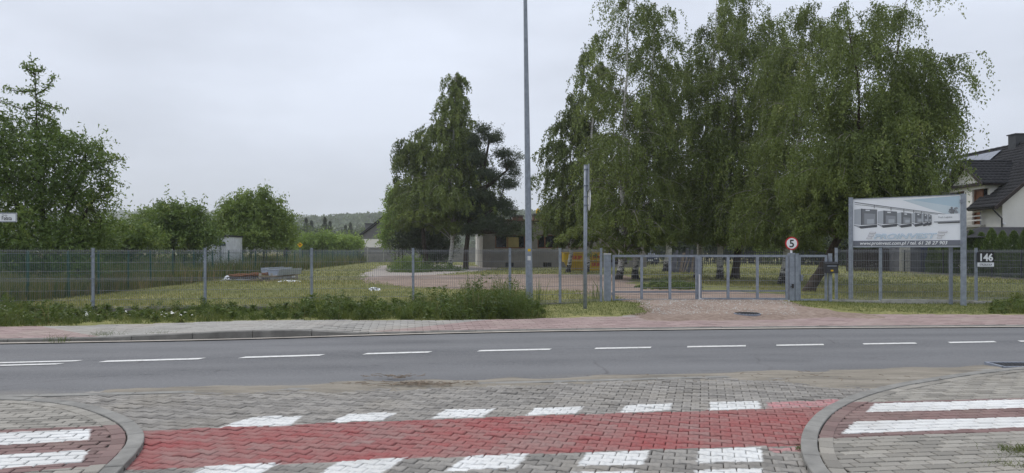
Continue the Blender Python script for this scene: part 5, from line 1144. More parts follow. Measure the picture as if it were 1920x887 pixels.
birch('thick dark birch leaning far right over the billboard', (X_(1512, D), D, 0), None, # crown
    .17, [(.38, 1.5), (.6, 2.3), (.8, 2.2), (1, 1.15)], 280, 4400, 44, .084, 30, 'leaf_birch', 3.4, (.5, 1.6), stems=[tr + [W(1618, 250, D - .3), W(1590, 30, D - .6)], tr + [W(1660, 260, D + .6), W(1700, -5, D + 1)], tr + [W(1690, 280, D - .3), W(1765, 105, D - .5)], tr + [W(1640, 330, D + 1), W(1720, 190, D + 1.6)]], bark='bark')

def blobtree(name, label, cat, base, trunk, blobs, leaf, mat, seed, shoots, per, slen=(.4, .9), droop=.35, group=None, bark='bark', r0=.15, aspect=.45, upw=.35, extra=None, core=.5):
    "trunk polylines, crown of leafy shoots gathered in blobs: (centre, radii)"
    global rng; rng = np.random.default_rng(seed); random.seed(seed)
    t = thing(name, label, cat, base, group); C0 = np.array([b[0] for b in blobs], float); Rr = np.array([b[1] for b in blobs], float)
    paths = [(np.array(p, float), np.linspace(r0, r0 * .3, len(p)), 8) for p in trunk]; tips = np.concatenate([np.array(p) for p in trunk])
    for c in C0:
        lo2 = tips[tips[:, 2] < c[2] + .2]; a = lo2[np.argmin(np.linalg.norm((lo2 - c) * np.array([1, 1, .6]), axis=1))] if len(lo2) else tips[0]
        m1 = (a + c) / 2 + np.array([0, 0, .15 * np.linalg.norm(c - a)]); paths.append((np.array([a, m1, c]), [r0 * .35, r0 * .22, .012], 5))
    tubes(paths, 'trunk', M[bark], t)
    wts = (Rr.prod(1)) ** (2 / 3); wts /= wts.sum(); pk = rng.choice(len(blobs), shoots, p=wts); n = unit(rng.normal(size=(shoots, 3))); rr = rng.random(shoots) ** core
    O = C0[pk] + n * rr[:, None] * Rr[pk] * .92; dv = unit(n + rng.normal(0, .55, (shoots, 3)) + np.array([0, 0, upw])); ln = rng.uniform(*slen, shoots); sp_ = (rng.random(shoots) < .10) & (n[:, 2] > -.1); ln = np.where(sp_, ln * 2.1, ln); dv = unit(dv + sp_[:, None] * np.array([0, 0, .6])); bt = np.repeat(rng.normal(.45, .16, shoots) + rng.normal(0, .16, len(blobs))[pk], per)
    tau = (np.arange(per) + .5) / per
    S_ = O[:, None] + dv[:, None] * (ln[:, None] * tau[None])[..., None]; S_[..., 2] -= droop * (ln[:, None] * tau[None] ** 2)
    if extra is not None: # explicit leafy branches: list of (polyline, number of leaves)
        ex = []
        for P, k in extra: ex.append(interp_path(P, rng.random(int(k * .55))))
        Ex = np.concatenate(ex); C = np.concatenate([S_.reshape(-1, 3), Ex]); bt = np.concatenate([bt, rng.normal(.55, .2, len(Ex))])
        mb = MB(); [mb.tube(P, np.linspace(.035, .008, len(P)), 4, cap=False) for P, k in extra]; mb.build('limbs', M[bark], t)
    else: C = S_.reshape(-1, 3)
    C = C + rng.normal(0, leaf * .55, C.shape); A = rng.normal(size=C.shape) * .8 + np.array([0, 0, -.45])
    V, Fq = cards(C, A, leaf * rng.uniform(.7, 1.3, len(C)), leaf * aspect * rng.uniform(.8, 1.2, len(C)))
    npmesh('crown', V, Fq, M[mat], t, np.clip(bt + rng.normal(0, .15, len(C)), 0, 1)); return t
def B(px, py, d, rx_, rz, ry=None): return ((X_(px, d), d, Z_(py, d)), (rx_, ry or rx_, rz))
# cherry tree on the left
D = 27.0; b_ = (X_(85, D), D, 0)
blobs = [B(60, 330, D, 1.5, 1.2), B(120, 300, D - .5, 1.2, .9), B(20, 300, D + .5, 1.3, 1.1), B(90, 270, D, 1.0, .7), B(45, 250, D + .3, .9, .6), B(150, 340, D, 1.0, .9), B(175, 310, D - .4, .55, .5), B(195, 365, D, .40, .55), B(160, 275, D - .2, .7, .35), B(105, 390, D, 1.2, .9), B(165, 395, D + .3, .75, .7), B(15, 380, D, 1.4, .9), B(-60, 340, D + .5, 1.6, 1.4), B(-40, 250, D, 1.1, .9), B(60, 420, D - .8, 1.2, .5), B(0, 440, D - .6, 1.4, .7), B(120, 440, D - .6, 1.1, .6), B(-10, 220, D, .5, .3), B(75, 225, D, .45, .4), B(190, 420, D, .25, .4)]
def tw(*pts): return np.array([W(px, py, D + o) for px, py, o in pts])
extra = [(tw((70, 260, 0), (68, 200, 0), (66, 150, .1), (58, 108, .1)), 420), (tw((66, 170, 0), (40, 172, .2), (5, 166, .3)), 230), (tw((67, 178, 0), (88, 165, -.2), (103, 142, -.3)), 190), (tw((68, 190, 0), (92, 200, -.2), (120, 205, -.3)), 200), (tw((66, 140, 0), (50, 128, .2), (45, 120, .2)), 160), (tw((70, 215, 0), (95, 222, -.2), (112, 243, -.3)), 190), (tw((66, 200, .1), (40, 205, .2), (-5, 185, .3)), 210), (tw((64, 130, .1), (76, 135, 0), (83, 128, 0)), 120), (tw((30, 250, 0), (10, 225, .2), (-15, 205, .2)), 260), (tw((160, 280, 0), (180, 270, 0), (192, 290, 0)), 200), (tw((170, 310, 0), (195, 303, -.2), (234, 299, -.3)), 210), (tw((180, 315, 0), (200, 320, -.2), (218, 332, -.2)), 160), (tw((140, 270, 0), (120, 262, 0), (100, 240, 0)), 160), (tw((185, 350, 0), (205, 348, 0), (200, 385, 0)), 200), (tw((170, 390, 0), (190, 410, 0), (186, 445, 0)), 220), (tw((85, 255, 0), (95, 245, .2), (103, 270, .2)), 140)]
blobtree('cherry_tree', 'large cherry tree with a bare spindly leader at the left edge', 'tree', b_, [[(b_[0], D, -.1), W(88, 470, D), W(78, 380, D), W(70, 260, D)], [(b_[0] - .5, D + .3, -.1), W(50, 470, D), W(30, 380, D), W(5, 300, D)], [(b_[0] + .4, D, -.1), W(105, 470, D), W(130, 380, D), W(160, 320, D)], [(b_[0] + .9, D - .2, -.1), W(140, 480, D), W(150, 420, D), W(165, 390, D)]], blobs, .15, 'leaf_cherry', 41, 2300, 15, (.5, 1.0), .55, None, 'bark', .14, .40, .1, extra, .42)
low = [B(-30, 470, 25.5, 1.2, 1.0), B(40, 480, 25.5, 1.0, .9), B(100, 470, 26, 1.0, .8), B(150, 455, 27, .9, .7), B(70, 520, 25.5, 1.0, .6), B(140, 510, 26, .9, .6), B(180, 450, 28, .8, .6), B(10, 520, 25, 1.2, .7)]
blobtree('cherry_bush', 'dense low cherry growth under the big tree behind the fence', 'bush', (X_(60, 26), 26, 0), [[(X_(40, 26), 26, -.1), W(45, 470, 26)], [(X_(110, 26), 26, -.1), W(108, 470, 26)], [(X_(150, 26.5), 26.5, -.1), W(146, 460, 26.5)]], low, .14, 'leaf_cherry', 42, 1000, 14, (.4, .8), .5, None, 'bark', .08, .42, .15, None, .5)
def bush(label, px, d, spec, mat, seed, shoots, per, leaf, name='bush', cat='bush', group='bushes along the field', slen=(.4, .9), droop=.3, trunkpy=None, upw=.35, aspect=.5):
    bl_ = [B(a, b, d + o, r1, r2) for a, b, r1, r2, o in spec]; xs = [a for a, *_ in spec]; tr_ = []
    for k in range(3):
        xx = px + (k - 1) * (max(xs) - min(xs)) * .18; tr_.append([(X_(xx, d), d, -.1), W(xx, (trunkpy or 440) + 15, d), W(xx, trunkpy or 440, d)])
    return blobtree(name, label, cat, (X_(px, d), d, 0), tr_, bl_, leaf, mat, seed, shoots, per, slen, droop, group, 'bark', .09, aspect, upw)
bush('spreading green bush between the cherry tree and torn white sheet', 230, 36, [(205, 440, .9, .7, 0), (240, 445, 1.0, .6, .5), (270, 448, .9, .6, 0), (225, 465, 1.1, .6, 0), (190, 455, .9, .7, .6)], 'leaf_cherry', 51, 750, 14, .17)
bush('wide leafy bush overhanging the white hut', 345, 40, [(300, 440, 1.0, .9, 0), (330, 420, 1.1, .9, .3), (320, 400, .7, .5, 0), (360, 425, 1.0, .7, 0), (385, 445, .7, .6, -.4), (345, 455, 1.3, .7, 0), (280, 455, .8, .6, 0), (365, 405, .5, .35, 0), (312, 392, .3, .3, 0), (342, 402, .35, .4, 0), (372, 400, .3, .35, 0)], 'leaf_cherry', 52, 1150, 14, .17)
bush('rounded grey green tree far behind the bushes', 290, 75, [(275, 412, 1.5, 1.1, 0), (300, 405, 1.5, 1.1, 0), (320, 415, 1.4, 1.0, 0), (290, 430, 2.2, 1.4, 0)], 'leaf_bush', 53, 700, 12, .26, 'field_tree', 'tree', 'trees along the field')
bush('full round green tree standing right of the white hut', 470, 48, [(470, 410, 1.7, 1.5, 0), (440, 420, 1.3, 1.2, .4), (500, 420, 1.3, 1.3, 0), (480, 385, 1.1, .8, 0), (450, 395, 1.0, .7, 0), (510, 400, .8, .7, .3), (420, 440, 1.0, .9, 0), (525, 440, .9, .9, 0), (470, 445, 2.0, .9, -.5), (430, 400, .7, .5, 0), (455, 374, .5, .45, 0), (492, 368, .45, .5, 0), (424, 388, .4, .35, 0), (538, 412, .5, .4, 0), (402, 424, .5, .4, 0), (520, 384, .4, .4, 0)], 'leaf_bush', 54, 2300, 15, .17, 'field_tree', 'tree', 'trees along the field', droop=.4)
bush('feathery young tree beside the rounder field tree', 536, 66, [(535, 440, .9, 1.1, 0), (524, 430, .9, 1.0, 0), (541, 455, .5, .7, 0)], 'leaf_bush', 55, 420, 12, .22, 'field_tree', 'tree', 'trees along the field')
bush('pale green scrub behind the yellow marker sign', 610, 85, [(585, 455, 1.5, .9, 0), (610, 452, 1.4, 1.0, 0), (640, 456, 1.5, .9, 0), (570, 460, 1.2, .8, 0), (662, 458, 1.3, .8, 0)], 'leaf_light', 56, 850, 12, .26)
bush('bright green bush in front of the far dark conifers', 672, 108, [(645, 455, 1.2, .9, 0), (655, 460, 1.0, .6, 0), (625, 457, 1.2, .8, 0)], 'leaf_light', 57, 420, 12, .3)
bush('light green maple at the left of the lone birch', 748, 82, [(745, 390, 1.5, 1.6, 0), (738, 425, 1.5, 1.5, 0), (765, 410, 1.5, 1.6, 0), (738, 365, .7, .8, 0), (757, 445, 2.0, 1.0, 0), (726, 450, .8, .8, 0)], 'leaf_light', 58, 1500, 14, .24, 'maple_tree', 'tree', None)
bush('dark bushy yew below the birch crown', 790, 66, [(770, 440, 1.4, 1.5, 0), (800, 445, 1.5, 1.6, 0), (830, 450, 1.4, 1.4, 0), (785, 410, 1.3, 1.2, 0), (750, 455, 1.0, .9, 0), (815, 475, 1.6, .8, 0)], 'leaf_dark', 59, 1700, 14, .17, 'yew', 'tree', None, trunkpy=450)
# pine right of the lone birch: plates of needles on bent limbs
pine_b = [B(895, 300, 57, 1.1, .7), B(925, 260, 57, .9, .4), B(905, 245, 57, .6, .35), B(945, 290, 57, .8, .4), B(955, 310, 57.3, .7, .3), B(915, 330, 57, 1.2, .5), B(950, 345, 56.6, 1.0, .4), B(965, 325, 57, .5, .3), B(900, 370, 57, 1.3, .6), B(940, 385, 57, 1.0, .45), B(955, 400, 56.5, .7, .3), B(920, 420, 56.4, 1.4, .5), B(885, 432, 56.5, 1.1, .4), B(945, 436, 56, .8, .3), B(965, 425, 56, .5, .25), B(880, 400, 57, 1.2, .7), B(980, 435, 55.8, .9, .25), B(972, 295, 57, .35, .25), B(890, 265, 57, .6, .5)]
blobtree('pine_tree', 'dark open crowned pine beside the lone birch', 'tree', (X_(873, 57), 57, 0), [[(X_(873, 57), 57, -.1), W(874, 470, 57), W(882, 400, 57), W(905, 330, 57), W(918, 260, 57)], [W(876, 440, 57), W(900, 410, 57), W(935, 385, 57)], [W(895, 360, 57), W(920, 345, 57), W(950, 320, 57)], [W(878, 430, 57), W(915, 435, 56.5), W(960, 435, 56)]], [(c, (r[0] * .95, r[1], r[2] * .75)) for c, r in pine_b], .20, 'leaf_pine', 61, 2500, 17, (.22, .55), -.15, None, 'bark', .24, .24, .5, None, .7)
# creeping shrub bed and fern like plant under the birch
bush('low creeping juniper spreading at the foot of the lone birch', 790, 50, [(760, 508, .6, .30, 0), (800, 507, 1.3, .25, 1), (840, 508, 1.2, .22, 2), (740, 512, .5, .25, -1), (780, 512, .9, .25, -1)], 'leaf_thuja', 62, 700, 12, .15, 'juniper', 'shrub', None, (.3, .7), .05, 505, .3, .25)
bush('arching dark leaved shrub left of the juniper bed', 755, 51, [(755, 497, .7, .35, 0), (770, 493, .5, .3, 0), (745, 505, .4, .25, 0)], 'leaf_bush', 63, 130, 14, .2, 'arching_shrub', 'shrub', None, (.5, 1.0), .6, 505, .6, .3)
# background hedge behind the birches and behind the brown fence
for i, (px, d, s, top) in enumerate(((1155, 78, 61, 430), (1215, 88, 62, 425), (1275, 84, 63, 430), (1340, 86, 64, 425), (1405, 84, 65, 430), (1465, 80, 66, 428), (1530, 76, 67, 430), (1600, 70, 68, 425), (1660, 60, 69, 430))):
    lab = ['behind the porch of the grey house', 'behind the parked car', 'behind the leaning boards', 'behind the gate meeting bars', 'behind the right gate leaf', 'behind the round 5 sign', 'behind the wicket gate', 'behind the left billboard post', 'behind the grey shed'][i]
    bush('dark hedge bush ' + lab, px, d, [(px - 18, top + 20, 1.9, 1.5, 0), (px + 12, top + 16, 2.0, 1.7, 0), (px, top + 42, 2.6, 1.4, 0), (px + 26, top + 40, 2.0, 1.3, .5)], 'leaf_bush' if i in (1, 5) else 'leaf_dark', s + 20, 620, 13, .28, 'hedge_bush', 'hedge', 'hedge bushes behind the birches')
# thuja row
def thuja(i, x, y, h, w_):
    global rng; rng = np.random.default_rng(300 + i); N = 2300; u = rng.random(N) ** .8; a = rng.uniform(0, 2 * math.pi, N); z = u * h
    r = w_ * (1 - u ** 1.9) ** .75 * (.8 + .28 * np.sin(5 * a + i) * .4 + .22 * rng.random(N)); C = np.stack([x + r * np.cos(a), y + r * np.sin(a), z + .05], 1)
    A = np.stack([np.cos(a) * .5, np.sin(a) * .5, np.ones(N)], 1) + rng.normal(0, .3, (N, 3)); V, Fq = cards(C, A, .2 * rng.uniform(.7, 1.3, N), .085 * rng.uniform(.8, 1.2, N))
    o_ = ['leftmost', 'second', 'third', 'fourth', 'fifth', 'sixth', 'seventh', 'eighth', 'ninth', 'tenth', 'eleventh', 'twelfth'][i]
    t = thing('thuja_shrub', 'conical green thuja, %s counting from the billboard end of the hedge row' % o_, 'hedge shrub', (x, y, 0), 'thuja hedge row'); MB().tube([(x, y, -.1), (x, y, h * .9)], [.05, .015], 6).build('trunk', M['bark'], t)
    npmesh('crown', V, Fq, M['leaf_thuja'], t, np.clip(rng.normal(.35, .25, N) + .25 * u, 0, 1))
for i in range(12): thuja(i, 28.1 - i * .115, 47.5 - i * 1.08, 2.75 + .12 * math.sin(i * 2.3) - .02 * i, .62)
# ------------------------------------------------------------------ far woods and hills
def conifer(label, px, d, py, seed, w_=.2):
    global rng; rng = np.random.default_rng(seed); x, h = X_(px, d), Z_(py, d); N = 2400; u = rng.random(N) ** .7; a = rng.uniform(0, 2 * math.pi, N); r = w_ * h * (1 - u) * (.45 + .55 * rng.random(N)) * (.7 + .3 * np.sin(u * 42)) + .1
    C = np.stack([x + r * np.cos(a), d + r * np.sin(a), .08 * h + u * h * .92], 1); A = np.stack([np.cos(a), np.sin(a), -.25 + 0 * a], 1) + rng.normal(0, .3, (N, 3)); V, Fq = cards(C, A, .06 * h * rng.uniform(.6, 1.3, N), .025 * h)
    t = thing('spruce_tree', label, 'tree', (x, d, 0), 'far trees below the hills'); MB().tube([(x, d, -.2), (x, d, h * .95)], [.25, .04], 6).build('trunk', M['bark'], t); npmesh('crown', V, Fq, M['leaf_dark'], t, np.clip(rng.normal(.4, .25, N), 0, 1))
for i, (px, d, py, lab) in enumerate(((574, 205, 409, 'leftmost dark spruce on the skyline right of the round field tree'), (584, 200, 414, 'second dark spruce from the left on the far tree line'), (609, 195, 408, 'broad spruce in the middle of the far tree line'), (619, 210, 415, 'short spruce touching the broad one on the far line'), (648, 235, 422, 'small spruce left of the white gabled house'), (657, 225, 418, 'pointed spruce nearest the roof of the gabled house'))): conifer(lab, px, d, py, 400 + i, .26)
for i, (px, d, py, w2, lab) in enumerate(((540, 170, 432, 4.0, 'broad tree far behind the feathery young tree'), (565, 190, 430, 4.0, 'broad far tree left of the spruces'), (595, 175, 436, 4.0, 'broad far tree under the spruces'), (628, 185, 440, 4.0, 'broad far tree in a gap right of the spruces'), (668, 200, 436, 5.0, 'broad far tree behind the gabled house'), (240, 150, 428, 5, 'broad far tree behind the spreading bush'), (400, 160, 425, 5, 'broad far tree behind the white hut'), (1110, 150, 440, 4, 'broad far tree behind the grey house roof'))):
    bush(lab, px, d, [(px - 10, py + 12, w2 * .55, 2.4, 0), (px + 10, py + 10, w2 * .55, 2.6, 0), (px, py + 26, w2 * .9, 2.2, 0)], 'leaf_far', 420 + i, 420, 12, .5, 'far_tree', 'tree', 'far trees below the hills', (.6, 1.6))
def hill(name, d, depth, pts, seed, nx=150):
    xs = np.array([X_(p, d) for p, _ in pts]); hs = np.array([Z_(y, d) for _, y in pts]); gx_ = np.linspace(xs[0], xs[-1], nx); gy_ = np.linspace(d - depth, d + depth, 22)
    def zf(x, y):
        v = (y - d) / depth; return np.interp(x, xs, hs) * (np.clip(1 - v ** 2, 0, 1) ** .8) - 7 - 2
    o = struct(grid_sheet(name, gx_, gy_, lambda x, y: zf(x, y) - 0, M['ground'])); return xs, hs, zf
def forest(name, d, depth, xs, hs, zf, seed, n, size):
    global rng; rng = np.random.default_rng(seed); x = rng.uniform(xs[0], xs[-1], n); y = d + depth * rng.uniform(-.95, .12, n); z = zf(x, y); s = size * rng.uniform(.6, 1.25, n); k = 24
    nrm = unit(rng.normal(size=(n, k, 3)) + np.array([0, -.2, .5])); C = np.stack([x, y, z + 4], 1)[:, None] + nrm * s[:, None, None] * np.array([1, 1, 1.1]) * rng.uniform(.75, 1.05, (n, k, 1)); C = C.reshape(-1, 3)
    A = rng.normal(size=C.shape); V, Fq = cards(C, A, size * .8, size * .62); o = npmesh(name, V, Fq, M['leaf_far'], None, np.clip(np.repeat(rng.normal(.45, .2, n), k) + rng.normal(0, .12, n * k), 0, 1)); o['kind'] = 'stuff'
ha = hill('hills', 1500, 500, [(-900, 409), (0, 407), (200, 405), (380, 402), (520, 406), (560, 409), (600, 413), (800, 418), (2900, 415)], 1); forest('hill_forest', 1500, 500, *ha, 71, 6000, 9.5)
hb = hill('hills', 760, 260, [(470, 470), (540, 440), (590, 415), (640, 409), (700, 405), (850, 402), (1000, 399), (1200, 402), (1500, 415), (2500, 425)], 2); forest('hill_forest', 760, 260, *hb, 72, 5000, 5.5)
# ------------------------------------------------------------------ grass and weeds
def blades(name, x, y, h, w_, mat, seed, lean=.35, rn=None, base=H):
    "bent blades of two quads each"
    rg = np.random.default_rng(seed); N = len(x); z = base(x, y); a = rg.uniform(0, 2 * math.pi, N); le = rg.normal(lean, .2, N) * h; b = rg.uniform(0, 2 * math.pi, N)
    dx, dy = np.cos(a) * le, np.sin(a) * le; sx_, sy_ = np.cos(b) * w_ / 2, np.sin(b) * w_ / 2; P = np.stack([x, y, z - .02], 1); m1 = P + np.stack([dx * .35, dy * .35, h * .6], 1); t_ = P + np.stack([dx, dy, h], 1); S = np.stack([sx_, sy_, 0 * sx_], 1)
    V = np.stack([P - S, P + S, m1 + S * .8, m1 - S * .8, t_ + S * .15, t_ - S * .15], 1).reshape(-1, 3); i = (np.arange(N) * 6)[:, None]
    Fq = np.concatenate([i + np.array([[0, 1, 2, 3]]), i + np.array([[3, 2, 4, 5]])]); rn = rg.normal(.45, .22, N) if rn is None else rn
    o = npmesh(name, V, Fq, mat, None, np.clip(np.concatenate([rn, rn]), 0, 1)); o['kind'] = 'stuff'; return o
rg = np.random.default_rng(99)
# weeds on the verge: every plant has its own height and habit; height by place along the fence
PXW = np.array([-250, 0, 60, 120, 170, 240, 300, 360, 400, 440, 540, 570, 640, 700, 730, 790, 860, 900, 960, 990, 1004, 1040, 1200, 1560, 1850, 1880, 1930, 2300])
HW = np.array([.42, .40, .28, .27, .21, .13, .18, .17, .36, .17, .16, .33, .40, .37, .26, .40, .42, .66, .64, .46, .17, .10, .07, .06, .08, .22, .30, .34])
def verge_pts(n, seed, d0=.12, d1=1.0):
    rg = np.random.default_rng(seed); x = rg.uniform(-16, 19, n); v = rg.uniform(d0, d1, n); yb = Yback(x); yf = np.where(x < 2.4, FA[1] + (x - FA[0]) * .1763 + .25, 20.45); y = yb + .02 + (yf - yb) * v
    px = 960 + F * x / y; return x, y, px, v
gravel_zone = lambda x, y: (960 + F * x / y > 1222 + 60 * (fbm(x, y, .5, 91) - .5)) & (960 + F * x / y < 1610 - 120 * sstep(16.7, 18.8, y) + 110 * (fbm(x, y, .6, 92) - .5))
def edge_ragged(x, v, s): return v > .10 * vnoise(x, 0 * x, .7, 5) + .04 * vnoise(x, 0 * x, .15, 6)
x, y, px, v = verge_pts(60000, 1, -.01, 1.04); k = ~gravel_zone(x, y) & edge_ragged(x, v, 1) & (fbm(x, y, .8, 61) > .30 * (px < 1000)); x, y, px = x[k], y[k], px[k]; n = len(x)
blades('verge_grass', x, y, np.clip(np.interp(px, PXW, HW) * .45, .05, .16) * rg.uniform(.5, 1.5, n), .011, M['verge_grass'], 3, .7, np.clip(.1 + .7 * fbm(x, y, 1.4, 62) + rg.normal(0, .17, n), 0, 1))
x, y, px, v = verge_pts(3600, 31, .05, .98); hw = np.interp(px, PXW, HW); k = ~gravel_zone(x, y) & (hw > .13) & edge_ragged(x, v, 1) & (rg.random(3600) < .25 + hw * 1.1); x, y, px, hw = x[k], y[k], px[k], hw[k]; n = len(x)
ph = hw * np.clip(rg.lognormal(-.28, .38, n), .3, 1.5); kind = (vnoise(x, y, 1.3, 71) * .6 + rg.random(n) * .55); ptone = rg.normal(.42, .17, n) - .12 * (px > 880) * (px < 1000)
herb = kind > .48; tuftk = ~herb
def plant_leaves(sel, per, ls, name, mat, seed, rr):
    rg = np.random.default_rng(seed); X0, Y0, Hh, tn = x[sel], y[sel], ph[sel], ptone[sel]; m = len(X0); a = rg.uniform(0, 2 * math.pi, (m, per)); u = rg.random((m, per)); r = (rr * Hh[:, None] + .05) * np.sqrt(rg.random((m, per))) * (1.05 - .55 * u)
    C = np.stack([X0[:, None] + r * np.cos(a), Y0[:, None] + r * np.sin(a), H(X0, Y0)[:, None] + Hh[:, None] * (.06 + .94 * u)], -1).reshape(-1, 3)
    A = np.stack([np.cos(a), np.sin(a), .25 + 0 * a], -1).reshape(-1, 3) + rg.normal(0, .45, (m * per, 3)); sz = ls * rg.uniform(.55, 1.5, m * per) * np.repeat(rg.uniform(.7, 1.35, m), per)
    V, Fq = cards(C, A, sz, sz * np.repeat(rg.uniform(.22, .55, m), per)); o = npmesh(name, V, Fq, M[mat], None, np.clip(np.repeat(tn, per) + rg.normal(0, .12, m * per) + .12 * (u.ravel() - .5), 0, 1)); o['kind'] = 'stuff'
plant_leaves(herb, 64, .075, 'roadside_weeds', 'weed', 32, .34)
def rep_(arr, per, sd, seed): return np.repeat(arr, per) + np.random.default_rng(seed).normal(0, sd, len(arr) * per)
m = tuftk; blades('grass_clumps', rep_(x[m], 42, .05, 33), rep_(y[m], 42, .05, 34), np.repeat(ph[m], 42) * rg.uniform(.5, 1.2, m.sum() * 42), .008, M['weed'], 35, .5, np.clip(rep_(ptone[m] + .12, 42, .13, 36), 0, 1))
m = rg.random(n) < .20; blades('seed_stalks', rep_(x[m], 5, .06, 37), rep_(y[m], 5, .06, 38), np.repeat(ph[m], 5) * rg.uniform(.9, 1.45, m.sum() * 5), .007, M['dry_grass'], 39, .22, np.clip(rg.normal(.6, .2, m.sum() * 5), 0, 1))
m = herb & (rg.random(n) < .5); blades('weed_stems', rep_(x[m], 6, .05, 40), rep_(y[m], 6, .05, 41), np.repeat(ph[m], 6) * rg.uniform(.7, 1.1, m.sum() * 6), .008, M['weed'], 42, .25, np.clip(rg.normal(.35, .15, m.sum() * 6), 0, 1))
# ox-eye daisies in two drifts
def daisies(n, pxr, pyr, seed):
    rg = np.random.default_rng(seed); mb = MB()
    for i in range(n):
        px, py = rg.normal(np.mean(pxr), (pxr[1] - pxr[0]) / 4), rg.normal(np.mean(pyr), (pyr[1] - pyr[0]) / 4); d = rg.uniform(16.0, 17.4); c = np.array([X_(px, d), d, max(Z_(py, d), .12)]); r = rg.uniform(.022, .04); t = rg.normal(0, .35, 2); k = 8
        vs = [c] + [c + np.array([r * math.cos(a) * q, r * math.sin(a) * q, r * (t[0] * math.cos(a) + t[1] * math.sin(a)) - (.004 if q < 1 else 0)]) for a, q in zip(np.linspace(0, 2 * math.pi, 2 * k + 1)[:-1], [1, .7] * k)]
        mb.add(vs, [(0, 1 + j, 1 + (j + 1) % (2 * k)) for j in range(2 * k)], 0); mb.add([c + np.array([r * .3 * math.cos(a), r * .3 * math.sin(a), .008]) for a in np.linspace(0, 6.28, 7)[:-1]], [tuple(range(6))], 1)
        mb.tube([c - np.array([0, 0, c[2] - .05]), c], .003, 3, 2, cap=False)
    o = mb.build('daisies', [M['petal'], M['yellow'], M['weed']]); o['kind'] = 'stuff'
daisies(60, (105, 185), (585, 605), 1); daisies(34, (285, 365), (583, 596), 2); daisies(12, (0, 22), (568, 586), 3); daisies(10, (205, 260), (583, 594), 4)
# tall seed stalks rising in the yard behind the fence
sp = [(885, 21.5, .95), (872, 21.8, .8), (896, 21.2, .75), (935, 22, .9), (948, 21.6, 1.0), (955, 22, .8), (925, 21.4, .7), (985, 21, .6), (1010, 20.8, .7), (1120, 20.6, .65)]
xs_, ys_, hs_ = [], [], []
for px, d, h in sp:
    for i in range(26): xs_.append(X_(px, d) + rg.normal(0, .10)); ys_.append(d + rg.normal(0, .1)); hs_.append(h * rg.uniform(.4, 1.1))
blades('tall_weeds', np.array(xs_), np.array(ys_), np.array(hs_), .018, M['weed'], 8, .22, rg.normal(.75, .15, len(xs_)))
m = 420; x, y = X_(rg.uniform(1185, 1330, m), 27.5) + 0, rg.uniform(25.5, 30.5, m); x = x * y / 27.5; ph = rg.uniform(.12, .42, m) * (1.1 - ((960 + F * x / y - 1255) / 72) ** 2 - ((y - 28) / 2.9) ** 2 * .9 - .5 * rg.random(m)); ptone = rg.normal(.4, .15, m); kk = ph > .05; plant_leaves(kk, 40, .085, 'undergrowth', 'weed', 77, .5)
# mown lawn: short tufts with drifts of hay
GP = [tuple(p) for p in [G(1225, 596), G(1500, 594), G(1480, 556), G(1180, 518), G(1000, 516), G(720, 519), G(665, 524), G(760, 541), G(1060, 551), G(1140, 560)]]
CP = [tuple(p) for p in [G(672, 521), G(715, 499), G(820, 496), G(940, 503), G(900, 510), G(800, 519)]]
def lawn(n, ya, yb, hh, ww, seed, name='lawn_grass'):
    rg = np.random.default_rng(seed); u = rg.random(n); y = ya * (yb / ya) ** u; x = rg.uniform(-.82, .80, n) * y; fl = np.where(x < 2.4, FA[1] + (x - FA[0]) * .1763 + .1, 20.5)
    left = -14.2 - .055 * (y - 21.3) - .06 * np.maximum(y - 32, 0) * 0; k = (y > fl) & (x > left) & ~inpoly(x, y, GP) & ~inpoly(x, y, CP) & ~((x > 27.0 - (49.4 - y) * .066) & (y < 60)) & ~((y > 61.5) & (x > -4) & (x < 13)); x, y = x[k], y[k]; n = len(x)
    t = fbm(x, y, 2.2, 33) ; t2 = fbm(x * .35, y * 1.6, 1.0, 35); blades(name, x, y, hh * rg.uniform(.4, 1.3, n) * (.6 + .9 * t), ww, M['grass'], seed, .9, np.clip(.05 + .55 * t + .35 * t2 + rg.normal(0, .17, n), 0, 1))
lawn(90000, 18, 34, .085, .018, 11); lawn(60000, 32, 95, .12, .045, 12)
# tall dry grass outside the green fence
def dry(n, seed, ya, yb, xa, xb, hh, ww, mat='dry_grass'):
    rg = np.random.default_rng(seed); y = ya * (yb / ya) ** rg.random(n); x = rg.uniform(xa, xb, n); left = -14.15 - .055 * (y - 21.3); x = left - .05 - np.abs(x); t = fbm(x, y, 2.5, 41); k = t > .22; x, y, t = x[k], y[k], t[k]; n = len(x)
    blades('dry_meadow_grass', x, y, hh * rg.uniform(.45, 1.15, n) * (.5 + 1.0 * t), ww, M[mat], seed, .25, np.clip(1.05 - 1.2 * t + rg.normal(0, .22, n), 0, 1))
dry(22000, 13, 18.6, 34, 0, 8, .8, .014); dry(20000, 17, 18.6, 34, 0, 7, .7, .014, 'weed'); dry(15000, 14, 32, 90, 0, 9, .95, .035); dry(18000, 16, 30, 90, 0, 7, 1.0, .03, 'weed')
# field strip of taller green growth beyond, and a dark hedge line at its end
dry(9000, 15, 60, 105, 3, 60, .9, .09)
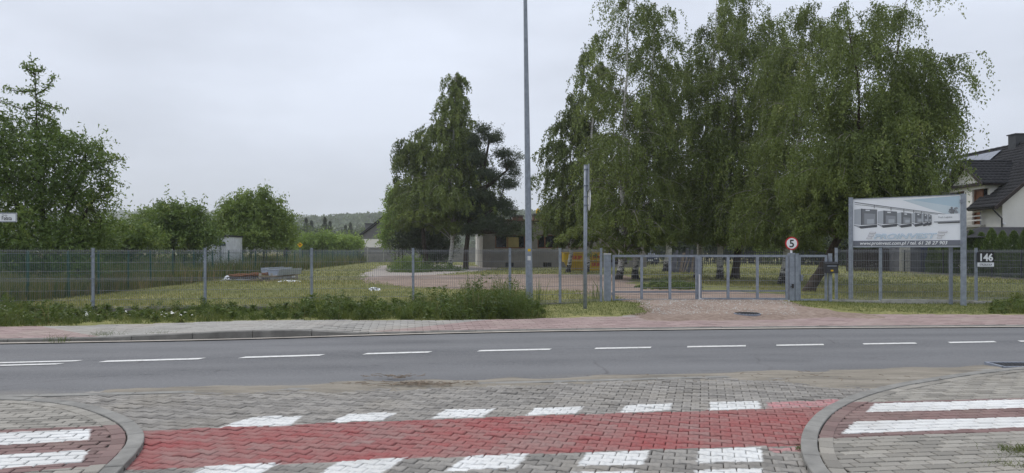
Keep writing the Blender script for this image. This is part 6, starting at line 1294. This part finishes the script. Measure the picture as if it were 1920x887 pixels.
# grass tufts breaking through the paving at the bottom right corner and at the kerb
def tuft(px, py, n, s, h, seed, z=.03, mat='verge_grass'):
    q = G(px, py); rg = np.random.default_rng(seed); blades('grass_tufts', q[0] + rg.normal(0, s, n), q[1] + rg.normal(0, s * .6, n), h * rg.uniform(.4, 1.3, n), .006, M[mat], seed, .8, rg.normal(.35, .2, n), lambda a, b: 0 * a + z)
tuft(1912, 853, 420, .10, .05, 21); tuft(1890, 862, 160, .07, .035, 22); tuft(1900, 880, 240, .09, .04, 23); tuft(1500, 845, 30, .02, .03, 24)
for px, py, s in ((182, 636, 25), (205, 634, 26), (110, 642, 27), (300, 634, 28)): tuft(px, py, 60, .12, .14, s, .02, 'weed')
# small stones on the gravel drive
rg = np.random.default_rng(55); n = 2600; x = rg.uniform(2.8, 9.5, n); y = rg.uniform(16.6, 20.3, n); k = inpoly(x, y, [tuple(p) for p in [G(1235, 596, .1), G(1500, 593, .1), G(1480, 566, .15), G(1190, 566, .15)]]); x, y = x[k], y[k]; n = len(x); s = rg.uniform(.008, .026, n)
oc = np.array([(1, 0, 0), (0, 1, 0), (-1, 0, 0), (0, -1, 0), (0, 0, .7)]); V = (np.stack([x, y, H(x, y) + .028], 1)[:, None] + oc[None] * s[:, None, None] * rg.uniform(.6, 1.3, (n, 5, 1))).reshape(-1, 3); f3 = np.array([(0, 1, 4), (1, 2, 4), (2, 3, 4), (3, 0, 4)])
o = npmesh('gravel_stones', V, (f3[None] + (np.arange(n) * 5)[:, None, None]).reshape(-1, 3), M['concrete']); o['kind'] = 'stuff'
# ------------------------------------------------------------------ haze
hm = bpy.data.materials.new('thin_haze'); hm.use_nodes = True; ht = hm.node_tree; ht.nodes.clear(); pv_ = ht.nodes.new('ShaderNodeVolumePrincipled'); ho = ht.nodes.new('ShaderNodeOutputMaterial')
pv_.inputs['Color'].default_value = (.93, .96, 1.0, 1); pv_.inputs['Density'].default_value = .00036; pv_.inputs['Anisotropy'].default_value = .2; ht.links.new(pv_.outputs[0], ho.inputs['Volume'])
hz_ = MB().box((0, 1700, 43), (7400, 3800, 114)).build('haze', hm); hz_['kind'] = 'stuff'
